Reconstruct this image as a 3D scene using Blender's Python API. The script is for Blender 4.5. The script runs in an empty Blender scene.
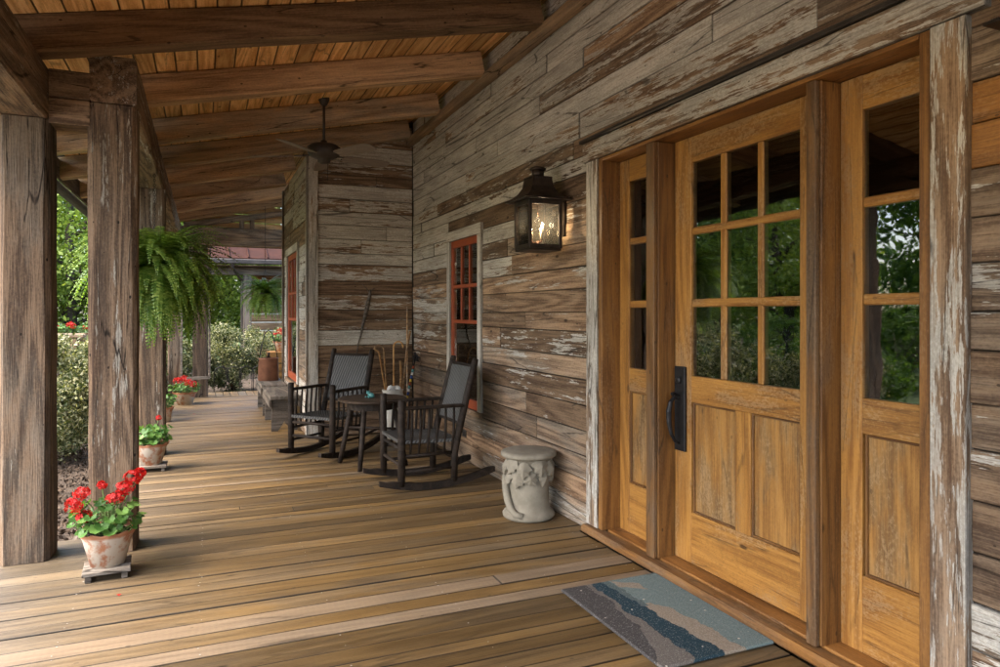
import bpy, bmesh, math, random
import numpy as np
from mathutils import Matrix, Vector
random.seed(7); rng = np.random.default_rng(7)
R = math.radians
sc = bpy.context.scene
col = sc.collection

# ------------------------------------------------------------------ camera, sky, sun, exposure
cam_d = bpy.data.cameras.new('camera'); cam = bpy.data.objects.new('camera', cam_d); col.objects.link(cam)
cam.location = (0, 0, 1.5); cam.rotation_euler = (R(90), 0, R(-23.06))
cam_d.sensor_width = 36; cam_d.lens = 24.95; cam_d.shift_y = -0.0205
cam_d.clip_start = 0.05; cam_d.clip_end = 600
sc.camera = cam
SUN_EL, SUN_AZ = 52.0, -100.0          # azimuth clockwise from +Y
world = bpy.data.worlds.new('World'); sc.world = world; world.use_nodes = True
wn = world.node_tree; bg = wn.nodes['Background']
sky = wn.nodes.new('ShaderNodeTexSky'); sky.sky_type = 'NISHITA'; sky.sun_disc = False
sky.sun_elevation = R(SUN_EL); sky.sun_rotation = R(SUN_AZ); sky.air_density = 1.0; sky.dust_density = 3.0; sky.ozone_density = 0.6
wn.links.new(sky.outputs[0], bg.inputs[0]); bg.inputs[1].default_value = 0.15
sd = bpy.data.lights.new('sun', 'SUN'); sd.energy = 1.3; sd.angle = R(60); sd.color = (1, .91, .78)
so = bpy.data.objects.new('sun', sd); col.objects.link(so)
sdir = Vector((math.sin(R(SUN_AZ)) * math.cos(R(SUN_EL)), math.cos(R(SUN_AZ)) * math.cos(R(SUN_EL)), math.sin(R(SUN_EL))))
so.rotation_euler = sdir.to_track_quat('Z', 'Y').to_euler(); so.location = sdir * 40
sc.view_settings.view_transform = 'Standard'; sc.view_settings.look = 'None'
sc.view_settings.gamma = 1; sc.view_settings.use_curve_mapping = False
sc.view_settings.exposure = 2.95
sc.cycles.max_bounces = 8; sc.cycles.diffuse_bounces = 4; sc.cycles.transparent_max_bounces = 16
sc.cycles.sample_clamp_indirect = 6; sc.cycles.caustics_reflective = False; sc.cycles.caustics_refractive = False

# ------------------------------------------------------------------ node helpers
def nodes_of(name):
    m = bpy.data.materials.new(name); m.use_nodes = True
    nt = m.node_tree; b = nt.nodes['Principled BSDF']
    return m, nt, b
def setin(nt, sock, v):
    if hasattr(v, 'is_linked'): nt.links.new(v, sock)
    else:
        if isinstance(v, (tuple, list)) and len(v) == 3 and sock.type == 'RGBA': v = (*v, 1)
        sock.default_value = v
def N(nt, typ, props=None, out=0, **ins):
    n = nt.nodes.new('ShaderNode' + typ)
    for k, v in (props or {}).items(): setattr(n, k, v)
    for k, v in ins.items():
        key = int(k[1:]) if k[0] == '_' and k[1:].isdigit() else k.replace('_', ' ')
        setin(nt, n.inputs[key], v)
    return n.outputs[out]
def M(nt, op, a, b=0.0, c=0.0, clamp=False):
    n = nt.nodes.new('ShaderNodeMath'); n.operation = op; n.use_clamp = clamp
    setin(nt, n.inputs[0], a); setin(nt, n.inputs[1], b); setin(nt, n.inputs[2], c)
    return n.outputs[0]
def VM(nt, op, a, b):
    n = nt.nodes.new('ShaderNodeVectorMath'); n.operation = op
    setin(nt, n.inputs[0], a); setin(nt, n.inputs[1], b)
    return n.outputs[0]
def MIX(nt, f, a, b, mode='MIX'):
    n = nt.nodes.new('ShaderNodeMix'); n.data_type = 'RGBA'; n.blend_type = mode
    setin(nt, n.inputs[0], f); setin(nt, n.inputs[6], a); setin(nt, n.inputs[7], b)
    return n.outputs[2]
def SS(nt, x, lo, hi):
    n = nt.nodes.new('ShaderNodeMapRange'); n.interpolation_type = 'SMOOTHSTEP'
    setin(nt, n.inputs[0], x); n.inputs[1].default_value = lo; n.inputs[2].default_value = hi
    return n.outputs[0]
def noise(nt, v, scale=1.0, detail=4, rough=.6, dist=0.0):
    return N(nt, 'TexNoise', Vector=v, Scale=scale, Detail=detail, Roughness=rough, Distortion=dist)
def bump(nt, bsdf, h, strength=.4, dist=.01):
    nt.links.new(N(nt, 'Bump', Height=h, Strength=strength, Distance=dist), bsdf.inputs['Normal'])

def wood(name, dark, light, grey, paint=None, rough=.75, ring=8, knots=.5, cracks=0.0, bmp=.35, sat_x=None, saw=False, spec=.25, sharp=1.0, wear=0.0, stain=.6, edge=0.0):
    """wood with the grain along local X; object colour = (paint left on it, greyness, tone)"""
    m, nt, b = nodes_of(name)
    tc = nt.nodes.new('ShaderNodeTexCoord').outputs['Object']
    oi = nt.nodes.new('ShaderNodeObjectInfo'); rnd = oi.outputs['Random']
    sep = nt.nodes.new('ShaderNodeSeparateColor'); nt.links.new(oi.outputs['Color'], sep.inputs[0])
    cr, cg, cb = sep.outputs
    off = nt.nodes.new('ShaderNodeCombineXYZ')
    for i, k in enumerate((37., 91., 53.)): setin(nt, off.inputs[i], M(nt, 'MULTIPLY', rnd, k))
    v = VM(nt, 'ADD', tc, off.outputs[0])
    fine = noise(nt, VM(nt, 'MULTIPLY', v, (5, 190, 190)), 1, 2, .7)
    mid = noise(nt, VM(nt, 'MULTIPLY', v, (2.6, 60, 60)), 1, 3, .7)
    grit = noise(nt, VM(nt, 'MULTIPLY', v, (55, 90, 90)), 1, 2, .7)
    low = noise(nt, VM(nt, 'MULTIPLY', v, (.40, 4.2, 4.2)), 1, 1, .5, .12)
    patch = noise(nt, VM(nt, 'MULTIPLY', v, (1.5, 5.5, 5.5)), 1, 4, .68)
    rings = M(nt, 'MULTIPLY_ADD', M(nt, 'SINE', M(nt, 'MULTIPLY', low, ring * 6.28)), .5, .5)
    g = M(nt, 'MULTIPLY_ADD', rings, .13, M(nt, 'MULTIPLY_ADD', fine, .34, M(nt, 'MULTIPLY_ADD', mid, .42, M(nt, 'MULTIPLY', grit, .22))))
    lo, hi = .555 - .15 / sharp, .555 + .15 / sharp
    gr = SS(nt, g, lo, hi)
    c = MIX(nt, gr, dark, light)
    gf = M(nt, 'MULTIPLY', cg, SS(nt, patch, .36, .60), clamp=True)
    gf = M(nt, 'MAXIMUM', gf, M(nt, 'SUBTRACT', cg, .55, clamp=True))
    if sat_x is not None:    # boards weather to grey towards the open side of the porch
        pos = nt.nodes.new('ShaderNodeSeparateXYZ'); nt.links.new(nt.nodes.new('ShaderNodeNewGeometry').outputs['Position'], pos.inputs[0])
        wx = SS(nt, M(nt, 'MULTIPLY_ADD', patch, -1.6, pos.outputs[0]), sat_x[0], sat_x[1])
        gf = M(nt, 'MAXIMUM', gf, M(nt, 'MULTIPLY', M(nt, 'SUBTRACT', 1.0, wx), .85))
    c = MIX(nt, gf, c, MIX(nt, gr, tuple(q * .40 for q in grey), grey))
    st = SS(nt, M(nt, 'MULTIPLY_ADD', patch, .6, M(nt, 'MULTIPLY', mid, .5)), .59, .67)
    c = MIX(nt, M(nt, 'MULTIPLY', st, stain), c, MIX(nt, 1.0, c, (.42, .37, .33), 'MULTIPLY'))
    if wear:     # paler, rubbed places and ingrained dirt
        c = MIX(nt, M(nt, 'MULTIPLY', SS(nt, M(nt, 'MULTIPLY_ADD', grit, .35, M(nt, 'MULTIPLY', patch, .65)), .53, .60), wear), c, tuple(min(.8, q * 1.25 + .03) for q in grey))
        c = MIX(nt, M(nt, 'MULTIPLY', SS(nt, M(nt, 'MULTIPLY_ADD', grit, .5, M(nt, 'MULTIPLY', low, .5)), .58, .64), wear), c, tuple(q * .5 for q in dark))
    if knots:
        vo = nt.nodes.new('ShaderNodeTexVoronoi'); vo.inputs['Scale'].default_value = 1.0; nt.links.new(VM(nt, 'MULTIPLY', VM(nt, 'ADD', v, N(nt, 'CombineXYZ', X=M(nt, 'MULTIPLY', mid, .04), Y=M(nt, 'MULTIPLY', mid, .012))), (3.2, 8, 8)), vo.inputs['Vector'])
        vc = nt.nodes.new('ShaderNodeSeparateColor'); nt.links.new(vo.outputs['Color'], vc.inputs[0])
        k = M(nt, 'MULTIPLY', M(nt, 'SUBTRACT', 1.0, SS(nt, vo.outputs['Distance'], .05, .12)), M(nt, 'GREATER_THAN', vc.outputs[0], 1 - knots))
        c = MIX(nt, M(nt, 'MULTIPLY', k, .8), c, tuple(q * .22 for q in dark))
    if saw:
        sx = N(nt, 'TexWave', dict(bands_direction='X'), out=1, Vector=v, Scale=11.0, Distortion=3.0, Detail=3.0)
        k2 = M(nt, 'MULTIPLY', sx, M(nt, 'GREATER_THAN', cr, .5))
        c = MIX(nt, M(nt, 'MULTIPLY', M(nt, 'GREATER_THAN', cr, .5), .8), c, MIX(nt, gr, (.125, .088, .056), (.205, .150, .098)))
        c = MIX(nt, M(nt, 'MULTIPLY', k2, .10), c, MIX(nt, 1.0, c, (.55, .5, .45), 'MULTIPLY'))
    c = MIX(nt, 1.0, c, N(nt, 'CombineColor', Red=M(nt, 'MULTIPLY_ADD', cb, 1.2, .4), Green=M(nt, 'MULTIPLY_ADD', cb, 1.2, .4), Blue=M(nt, 'MULTIPLY_ADD', cb, 1.2, .4)), 'MULTIPLY')
    if paint:
        pa = noise(nt, VM(nt, 'MULTIPLY', v, (7, 62, 62)), 1, 4, .75)
        pb = noise(nt, VM(nt, 'MULTIPLY', v, (.9, 15, 15)), 1, 3, .65)
        pn = M(nt, 'MULTIPLY_ADD', pa, .55, M(nt, 'MULTIPLY_ADD', patch, .50, M(nt, 'MULTIPLY_ADD', pb, .65, M(nt, 'MULTIPLY', fine, .12))))
        pn = M(nt, 'MULTIPLY_ADD', pn, 2.6, -1.87)
        pm = SS(nt, M(nt, 'SUBTRACT', M(nt, 'ADD', pn, cr), 1.0), -.03, .05)
        pm = M(nt, 'MULTIPLY', pm, M(nt, 'MULTIPLY_ADD', SS(nt, M(nt, 'MULTIPLY_ADD', mid, .6, M(nt, 'MULTIPLY', fine, .4)), .42, .54), .40, .60))
        pc = MIX(nt, SS(nt, M(nt, 'MULTIPLY_ADD', grit, .5, M(nt, 'MULTIPLY', patch, .6)), .45, .65), paint, tuple(q * .66 for q in paint))
        pc = MIX(nt, M(nt, 'MULTIPLY', SS(nt, M(nt, 'FRACT', M(nt, 'MULTIPLY', rnd, 7.3)), .1, .9), .45), pc, MIX(nt, 1.0, pc, (.72, .70, .68), 'MULTIPLY'))
        c = MIX(nt, M(nt, 'MULTIPLY', pm, .95), c, pc)
    if cracks:
        ve = nt.nodes.new('ShaderNodeTexVoronoi'); ve.feature = 'DISTANCE_TO_EDGE'; nt.links.new(VM(nt, 'ADD', VM(nt, 'MULTIPLY', v, (.55, 9, 9)), N(nt, 'CombineXYZ', X=M(nt, 'MULTIPLY', low, 1.5), Y=M(nt, 'MULTIPLY', mid, .22))), ve.inputs['Vector']); ve.inputs['Scale'].default_value = 1.0
        ck = M(nt, 'MULTIPLY', M(nt, 'SUBTRACT', 1.0, SS(nt, ve.outputs['Distance'], .004, .020)), SS(nt, patch, .46, .56))
        vn = nt.nodes.new('ShaderNodeTexVoronoi'); nt.links.new(VM(nt, 'MULTIPLY', v, (11, 19, 19)), vn.inputs['Vector']); vn.inputs['Scale'].default_value = 1.0
        vk = nt.nodes.new('ShaderNodeSeparateColor'); nt.links.new(vn.outputs['Color'], vk.inputs[0])
        ck = M(nt, 'MAXIMUM', ck, M(nt, 'MULTIPLY', M(nt, 'LESS_THAN', vn.outputs['Distance'], .12), M(nt, 'GREATER_THAN', vk.outputs[0], .84)))
        c = MIX(nt, M(nt, 'MULTIPLY', ck, cracks), c, tuple(q * .14 for q in dark))
    if edge:     # grime and painted-in gap shade on board sides and bevels
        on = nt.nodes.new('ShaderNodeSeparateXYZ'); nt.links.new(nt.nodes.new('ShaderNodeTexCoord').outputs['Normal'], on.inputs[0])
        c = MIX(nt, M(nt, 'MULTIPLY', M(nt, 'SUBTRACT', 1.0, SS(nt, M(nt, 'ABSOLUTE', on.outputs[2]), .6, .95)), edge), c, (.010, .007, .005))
    nt.links.new(c, b.inputs['Base Color'])
    setin(nt, b.inputs['Roughness'], M(nt, 'MULTIPLY_ADD', mid, .25, rough - .12)); b.inputs['Specular IOR Level'].default_value = spec
    if bmp: bump(nt, b, M(nt, 'ADD', fine, mid), bmp, .006)
    return m

def plain(name, c1, c2, scale=8.0, rough=.7, metal=0.0, bmp=.1, spec=.4, stretch=(1, 1, 1), emit=None, sub=0):
    m, nt, b = nodes_of(name)
    v = VM(nt, 'MULTIPLY', nt.nodes.new('ShaderNodeTexCoord').outputs['Object'], stretch)
    n = noise(nt, v, scale, 6, .65)
    nt.links.new(MIX(nt, SS(nt, n, .3, .7), c1, c2), b.inputs['Base Color'])
    b.inputs['Metallic'].default_value = metal; b.inputs['Specular IOR Level'].default_value = spec
    setin(nt, b.inputs['Roughness'], M(nt, 'MULTIPLY_ADD', n, .3, rough - .15))
    if bmp: bump(nt, b, noise(nt, v, scale * 5, 4, .6), bmp, .005)
    if emit: b.inputs['Emission Color'].default_value = (*emit[0], 1); b.inputs['Emission Strength'].default_value = emit[1]
    return m

def leafmat(name, cols, rough=.5, trans=.35):
    """each leaf takes one of a range of greens"""
    m, nt, b = nodes_of(name)
    rnd = nt.nodes.new('ShaderNodeNewGeometry').outputs['Random Per Island']
    ramp = nt.nodes.new('ShaderNodeValToRGB'); cr = ramp.color_ramp
    while len(cr.elements) < len(cols): cr.elements.new(.5)
    for i, (p, c) in enumerate(cols): cr.elements[i].position = p; cr.elements[i].color = (*c, 1)
    nt.links.new(rnd, ramp.inputs[0]); nt.links.new(ramp.outputs[0], b.inputs['Base Color'])
    b.inputs['Roughness'].default_value = rough; b.inputs['Specular IOR Level'].default_value = .3
    tr = nt.nodes.new('ShaderNodeBsdfTranslucent'); nt.links.new(MIX(nt, 1.0, ramp.outputs[0], (1.3, 1.4, .6), 'MULTIPLY'), tr.inputs[0])
    mx = nt.nodes.new('ShaderNodeMixShader'); mx.inputs[0].default_value = trans
    nt.links.new(b.outputs[0], mx.inputs[1]); nt.links.new(tr.outputs[0], mx.inputs[2])
    nt.links.new(mx.outputs[0], nt.nodes['Material Output'].inputs[0])
    return m

def glassmat(name, ior=1.75, tint=(.92, .94, .93), rough=.015, frost=0):
    m, nt, b = nodes_of(name); nt.nodes.remove(b)
    fr = N(nt, 'Fresnel', IOR=ior)
    tr = nt.nodes.new('ShaderNodeBsdfTransparent'); tr.inputs[0].default_value = (*tint, 1)
    gl = nt.nodes.new('ShaderNodeBsdfGlossy'); gl.inputs['Roughness'].default_value = rough; gl.inputs[0].default_value = (1, 1, 1, 1)
    tcv = nt.nodes.new('ShaderNodeTexCoord').outputs['Object']
    nt.links.new(N(nt, 'Bump', Height=noise(nt, tcv, 4, 2, .5), Strength=.05, Distance=.01), gl.inputs['Normal'])
    mx = nt.nodes.new('ShaderNodeMixShader'); nt.links.new(fr, mx.inputs[0]); base = tr.outputs[0]
    if frost:
        df_ = nt.nodes.new('ShaderNodeBsdfTranslucent'); df_.inputs[0].default_value = (.8, .77, .7, 1); d2 = nt.nodes.new('ShaderNodeBsdfDiffuse'); d2.inputs[0].default_value = (.7, .67, .6, 1)
        ad = nt.nodes.new('ShaderNodeMixShader'); nt.links.new(df_.outputs[0], ad.inputs[1]); nt.links.new(d2.outputs[0], ad.inputs[2])
        m3 = nt.nodes.new('ShaderNodeMixShader'); m3.inputs[0].default_value = frost; nt.links.new(base, m3.inputs[1]); nt.links.new(ad.outputs[0], m3.inputs[2]); base = m3.outputs[0]
    nt.links.new(base, mx.inputs[1]); nt.links.new(gl.outputs[0], mx.inputs[2])
    nt.links.new(mx.outputs[0], nt.nodes['Material Output'].inputs[0])
    return m

PAINT = (.61, .565, .49)
MT = dict(
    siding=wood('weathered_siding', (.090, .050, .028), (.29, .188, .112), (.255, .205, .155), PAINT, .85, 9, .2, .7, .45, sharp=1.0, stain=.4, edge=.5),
    timber=wood('hewn_timber', (.060, .037, .024), (.21, .138, .086), (.20, .170, .134), (.46, .43, .37), .88, 9, .2, .95, .6, sharp=1.2),
    rafter=wood('rafter_wood', (.14, .080, .043), (.46, .295, .165), (.31, .25, .185), None, .85, 6, .25, .8, .4, sharp=.7, stain=.3),
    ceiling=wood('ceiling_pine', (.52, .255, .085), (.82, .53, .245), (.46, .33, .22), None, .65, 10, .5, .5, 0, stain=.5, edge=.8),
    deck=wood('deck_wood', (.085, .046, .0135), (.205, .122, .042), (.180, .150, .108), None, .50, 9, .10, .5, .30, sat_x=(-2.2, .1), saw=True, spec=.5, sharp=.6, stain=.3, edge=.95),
    door=wood('door_pine', (.180, .072, .014), (.36, .172, .037), (.26, .162, .072), None, .55, 8, .40, .45, .2, spec=.35, sharp=.8, wear=.35),
    jamb=wood('jamb_wood', (.105, .042, .011), (.255, .115, .028), (.20, .13, .075), None, .55, 8, .3, .6, .2, spec=.35, sharp=.8, wear=.2),
    greywood=wood('grey_wood', (.07, .052, .038), (.22, .175, .135), (.20, .18, .155), None, .85, 8, .3, .8, .5),
    logw=wood('log_wood', (.16, .09, .04), (.34, .22, .12), (.28, .23, .17), None, .8, 8, .3, .4, 0),
    stain=wood('dark_stained_wood', (.011, .0070, .0048), (.036, .0235, .0155), (.038, .03, .024), None, .62, 8, .2, .3, .4, spec=.18),
    tablew=wood('table_wood', (.026, .015, .009), (.080, .050, .030), (.08, .06, .045), None, .55, 8, .2, .3, .3, spec=.3),
    cane=wood('cane_wood', (.26, .12, .04), (.48, .27, .10), (.3, .25, .2), None, .5, 8, 0, 0, 0),
    red=plain('red_sash_paint', (.235, .042, .013), (.31, .065, .019), 6, .6, 0, .15),
    bronze=plain('aged_bronze', (.020, .015, .012), (.055, .036, .025), 14, .5, .6, .15),
    black=plain('black_iron', (.012, .012, .013), (.03, .028, .028), 20, .5, .6, .15),
    fan=plain('fan_brown', (.030, .022, .018), (.055, .042, .034), 10, .55, .1, .1),
    blade=plain('fan_blade', (.14, .110, .088), (.23, .185, .15), 6, .6, 0, .1, stretch=(1, 9, 1)),
    copper=plain('copper', (.13, .055, .032), (.22, .10, .055), 8, .55, .5, .1),
    clay=plain('stone_clay', (.18, .154, .112), (.26, .226, .170), 9, .85, 0, .25),
    soil=plain('potting_soil', (.02, .013, .009), (.06, .04, .025), 30, .95, 0, .6),
    gutter=plain('gutter_metal', (.03, .025, .022), (.06, .05, .042), 5, .5, .4, .05),
    redroof=plain('red_metal_roof', (.026, .0098, .0064), (.040, .016, .0105), 3, .9, 0, .05, spec=.1),
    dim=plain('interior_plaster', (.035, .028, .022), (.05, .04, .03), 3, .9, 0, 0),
    cream=plain('cream_glaze', (.55, .52, .45), (.68, .65, .58), 7, .6, 0, .2),
    teal=plain('teal_glaze', (.03, .14, .14), (.10, .26, .24), 20, .3, 0, .1),
    candle=plain('candle_sleeve', (.5, .42, .32), (.6, .5, .38), 9, .6, 0, 0),
    flame=plain('flame', (1, .6, .2), (1, .7, .3), 3, .5, 0, 0, emit=((1, .74, .42), 40)),
    nail=plain('nail_head', (.35, .33, .30), (.55, .53, .5), 30, .5, .3, 0),
    bark=plain('bark', (.05, .038, .028), (.11, .085, .065), 9, .95, 0, .8, stretch=(1, 1, .25)),
    mulch=plain('mulch_chip', (.045, .030, .020), (.11, .075, .050), 12, .95, 0, .3),
    stem=plain('green_stem', (.10, .17, .04), (.16, .24, .07), 12, .6, 0, 0),
    white=plain('white_crumple', (.6, .58, .54), (.75, .73, .7), 9, .8, 0, .2),
    yellow=plain('bead_yellow', (.5, .33, .03), (.6, .4, .05), 9, .4, 0, 0),
    blue=plain('bead_blue', (.02, .06, .22), (.04, .10, .3), 9, .4, 0, 0),
    tree_a=leafmat('leaf_light', [(0, (.10, .155, .022)), (.5, (.19, .265, .04)), (1, (.32, .39, .085))]),
    tree_b=leafmat('leaf_mid', [(0, (.035, .085, .014)), (.5, (.08, .15, .025)), (1, (.15, .23, .045))]),
    bush=leafmat('leaf_variegated', [(0, (.035, .05, .017)), (.35, (.075, .095, .034)), (.5, (.18, .19, .09)), (1, (.42, .40, .24))], .5, .25),
    fern=leafmat('leaf_fern', [(0, (.065, .135, .022)), (.5, (.155, .245, .045)), (1, (.29, .37, .09))], .45, .4),
    geranium=leafmat('leaf_geranium', [(0, (.03, .085, .018)), (.6, (.07, .16, .03)), (1, (.14, .25, .06))], .5, .25),
    petal=leafmat('petal_red', [(0, (.28, .003, .004)), (.5, (.44, .008, .008)), (1, (.58, .025, .02))], .55, .3),
    pane=glassmat('window_glass', 2.1, (.80, .84, .80)),
    lglass=glassmat('lantern_glass', 1.6, (.95, .95, .92), frost=.03),
)
def weave_mat():
    m, nt, b = nodes_of('woven_splint')
    v = nt.nodes.new('ShaderNodeTexCoord').outputs['Object']
    a = N(nt, 'TexWave', dict(bands_direction='DIAGONAL'), out=1, Vector=VM(nt, 'MULTIPLY', v, (1, 1, .55)), Scale=19.0, Distortion=.8)
    c = N(nt, 'TexWave', dict(bands_direction='X'), out=1, Vector=v, Scale=40.0)
    h = M(nt, 'MULTIPLY_ADD', c, .35, a)
    nt.links.new(MIX(nt, SS(nt, h, .2, 1.0), (.008, .0075, .007), (.085, .079, .072)), b.inputs['Base Color'])
    b.inputs['Roughness'].default_value = .6; bump(nt, b, h, .7, .006); return m
MT['weave'] = weave_mat()
def pot_mat():
    m, nt, b = nodes_of('limewashed_terracotta')
    v = nt.nodes.new('ShaderNodeTexCoord').outputs['Object']
    n = noise(nt, v, 9, 6, .62); n2 = noise(nt, v, 40, 4, .6)
    base = MIX(nt, n2, (.30, .115, .055), (.42, .19, .10))
    msk = M(nt, 'MULTIPLY', SS(nt, M(nt, 'MULTIPLY_ADD', n2, .25, n), .50, .66), .85)
    sz = nt.nodes.new('ShaderNodeSeparateXYZ'); nt.links.new(v, sz.inputs[0])
    msk = M(nt, 'MULTIPLY', msk, M(nt, 'SUBTRACT', 1.0, SS(nt, sz.outputs[2], .165, .185)))
    nt.links.new(MIX(nt, msk, base, (.52, .47, .39)), b.inputs['Base Color']); b.inputs['Roughness'].default_value = .9
    bump(nt, b, M(nt, 'ADD', n2, msk), .35, .004); return m
MT['pot'] = pot_mat()
def rug_mat():
    m, nt, b = nodes_of('printed_mat_pile')
    v = nt.nodes.new('ShaderNodeTexCoord').outputs['Object']
    s = nt.nodes.new('ShaderNodeSeparateXYZ'); nt.links.new(v, s.inputs[0])
    nz = M(nt, 'SUBTRACT', noise(nt, v, 7, 5, .6), .5)
    u = M(nt, 'MULTIPLY_ADD', nz, .22, M(nt, 'DIVIDE', M(nt, 'ADD', s.outputs[0], .305), .61))
    w = M(nt, 'DIVIDE', M(nt, 'SUBTRACT', .45, s.outputs[1]), .90)      # 0 far end, 1 near end
    def below(f): return M(nt, 'LESS_THAN', u, f)
    sage, slate, taupe, tan, char = (.165, .210, .200), (.024, .048, .062), (.150, .130, .112), (.29, .235, .175), (.070, .063, .060)
    c = sage
    t1 = M(nt, 'MULTIPLY', M(nt, 'LESS_THAN', M(nt, 'ABSOLUTE', M(nt, 'SUBTRACT', u, .60)), .10), M(nt, 'LESS_THAN', M(nt, 'ABSOLUTE', M(nt, 'SUBTRACT', w, M(nt, 'MULTIPLY_ADD', u, .5, -.19))), .05))
    c = MIX(nt, t1, c, tan)
    tr = M(nt, 'MULTIPLY_ADD', w, .10, .52); tw = M(nt, 'MULTIPLY', SS(nt, w, .35, .55), .10)
    c = MIX(nt, M(nt, 'MULTIPLY', below(M(nt, 'ADD', tr, tw)), M(nt, 'GREATER_THAN', w, .37)), c, tan)
    mid = M(nt, 'MULTIPLY_ADD', w, .14, .40)
    c = MIX(nt, M(nt, 'MULTIPLY', below(M(nt, 'MULTIPLY_ADD', w, .1, .48)), M(nt, 'LESS_THAN', w, .40)), c, (.10, .13, .128))
    c = MIX(nt, below(mid), c, slate)
    c = MIX(nt, below(M(nt, 'MULTIPLY_ADD', w, -.02, .30)), c, taupe)
    c = MIX(nt, below(M(nt, 'MULTIPLY_ADD', M(nt, 'POWER', w, 3.0), -.30, .26)), c, char)
    ch = noise(nt, v, 190, 3, .7)
    c = MIX(nt, M(nt, 'MULTIPLY', SS(nt, ch, .40, .62), .6), c, MIX(nt, 1.0, c, (.40, .42, .45), 'MULTIPLY'))
    c = MIX(nt, M(nt, 'MULTIPLY', SS(nt, noise(nt, v, 170, 2, .6), .60, .66), .5), c, (.34, .33, .30))
    sp = N(nt, 'TexVoronoi', out=0, Vector=v, Scale=14.0)
    c = MIX(nt, M(nt, 'LESS_THAN', sp, .075), c, (.5, .46, .38))
    nt.links.new(c, b.inputs['Base Color']); b.inputs['Roughness'].default_value = .95; b.inputs['Specular IOR Level'].default_value = .1
    bump(nt, b, ch, .6, .003); return m
MT['rug'] = rug_mat()
def ground_mat():
    m, nt, b = nodes_of('mulch_and_lawn')
    p = nt.nodes.new('ShaderNodeNewGeometry').outputs['Position']
    s = nt.nodes.new('ShaderNodeSeparateXYZ'); nt.links.new(p, s.inputs[0])
    n = noise(nt, p, 26, 6, .7); n2 = noise(nt, p, .6, 4, .6)
    mul = MIX(nt, SS(nt, n, .3, .7), (.030, .020, .013), (.090, .062, .042))
    grass = MIX(nt, SS(nt, noise(nt, p, 5, 6, .75), .3, .7), (.035, .062, .013), (.085, .125, .030))
    f = SS(nt, M(nt, 'MULTIPLY_ADD', n2, 2.5, s.outputs[0]), -3.6, -3.2)
    f = M(nt, 'MULTIPLY', f, M(nt, 'SUBTRACT', 1.0, SS(nt, s.outputs[1], 24, 26)))
    nt.links.new(MIX(nt, f, grass, mul), b.inputs['Base Color']); b.inputs['Roughness'].default_value = .95
    bump(nt, b, n, .8, .03); return m
MT['ground'] = ground_mat()

# ------------------------------------------------------------------ geometry helpers
PW = {}
def link(o, parent=None, mw=None):
    col.objects.link(o); mw = mw if mw is not None else Matrix()
    PW[o.name] = mw
    if parent is not None:
        o.parent = parent; o.matrix_basis = PW[parent.name].inverted() @ mw
    else: o.matrix_basis = mw
    return o
def tag(o, label=None, cat=None, group=None, kind=None):
    if label: o['label'] = label
    if cat: o['category'] = cat
    if group: o['group'] = group
    if kind: o['kind'] = kind
    return o
def empty(name, loc=(0, 0, 0), rz=0, label=None, cat=None, group=None, kind=None, parent=None):
    o = bpy.data.objects.new(name, None); o.empty_display_size = .1
    link(o, parent, Matrix.Translation(loc) @ Matrix.Rotation(rz, 4, 'Z')); return tag(o, label, cat, group, kind)
def me(name, vf, mat, smooth=False):
    m = bpy.data.meshes.new(name); v, f = vf
    if isinstance(v, np.ndarray):
        k = f.shape[1]; m.vertices.add(len(v)); m.vertices.foreach_set('co', v.astype(np.float32).ravel())
        m.loops.add(f.size); m.loops.foreach_set('vertex_index', f.astype(np.int32).ravel())
        m.polygons.add(len(f)); m.polygons.foreach_set('loop_start', np.arange(0, f.size, k, dtype=np.int32))
        m.update(calc_edges=True)
    else: m.from_pydata([tuple(q) for q in v], [], f); m.update()
    if smooth: m.polygons.foreach_set('use_smooth', [True] * len(m.polygons))
    m.materials.append(MT[mat] if isinstance(mat, str) else mat); return m
def part(name, vf, mat, parent=None, smooth=False, local=True, color=None, mw=None):
    """mesh object; vertices in the parent's own frame"""
    o = bpy.data.objects.new(name, me(name, vf, mat, smooth))
    base = PW[parent.name] if (parent is not None and local) else Matrix()
    link(o, parent, base @ mw if mw is not None else base.copy())
    color = color or (0, .3, .5); o.color = (*color, 1) if len(color) == 3 else color
    return o
_bm = bmesh.new(); bmesh.ops.create_cube(_bm, size=2); bmesh.ops.bevel(_bm, geom=list(_bm.edges), offset=.4, segments=1, affect='EDGES')
_bm.verts.ensure_lookup_table(); BV = [tuple(v.co) for v in _bm.verts]; BF = [tuple(v.index for v in f.verts) for f in _bm.faces]; _bm.free()
def bevbox(lx, ly, lz, b=.003):
    b = min(b, .45 * min(lx, ly, lz)); h = (lx / 2, ly / 2, lz / 2)
    return [tuple(math.copysign(h[i] if abs(c[i]) > .9 else h[i] - b, c[i]) for i in range(3)) for c in BV], BF
def box(x0, x1, y0, y1, z0, z1, b=.003):
    v, f = bevbox(abs(x1 - x0), abs(y1 - y0), abs(z1 - z0), b); c = ((x0 + x1) / 2, (y0 + y1) / 2, (z0 + z1) / 2)
    return [(p[0] + c[0], p[1] + c[1], p[2] + c[2]) for p in v], f
def join(*vfs):
    V, F = [], []
    for v, f in vfs:
        n = len(V); V += [tuple(p) for p in v]; F += [tuple(i + n for i in q) for q in f]
    return V, F
def xf(vf, m): return [tuple(m @ Vector(p)) for p in vf[0]], vf[1]
def frame(a, b, n):
    a, b, n = Vector(a), Vector(b), Vector(n); x = (b - a).normalized(); z = (n - n.dot(x) * x).normalized(); y = z.cross(x)
    m = Matrix((x, y, z)).transposed().to_4x4(); m.translation = (a + b) / 2; return m
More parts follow.
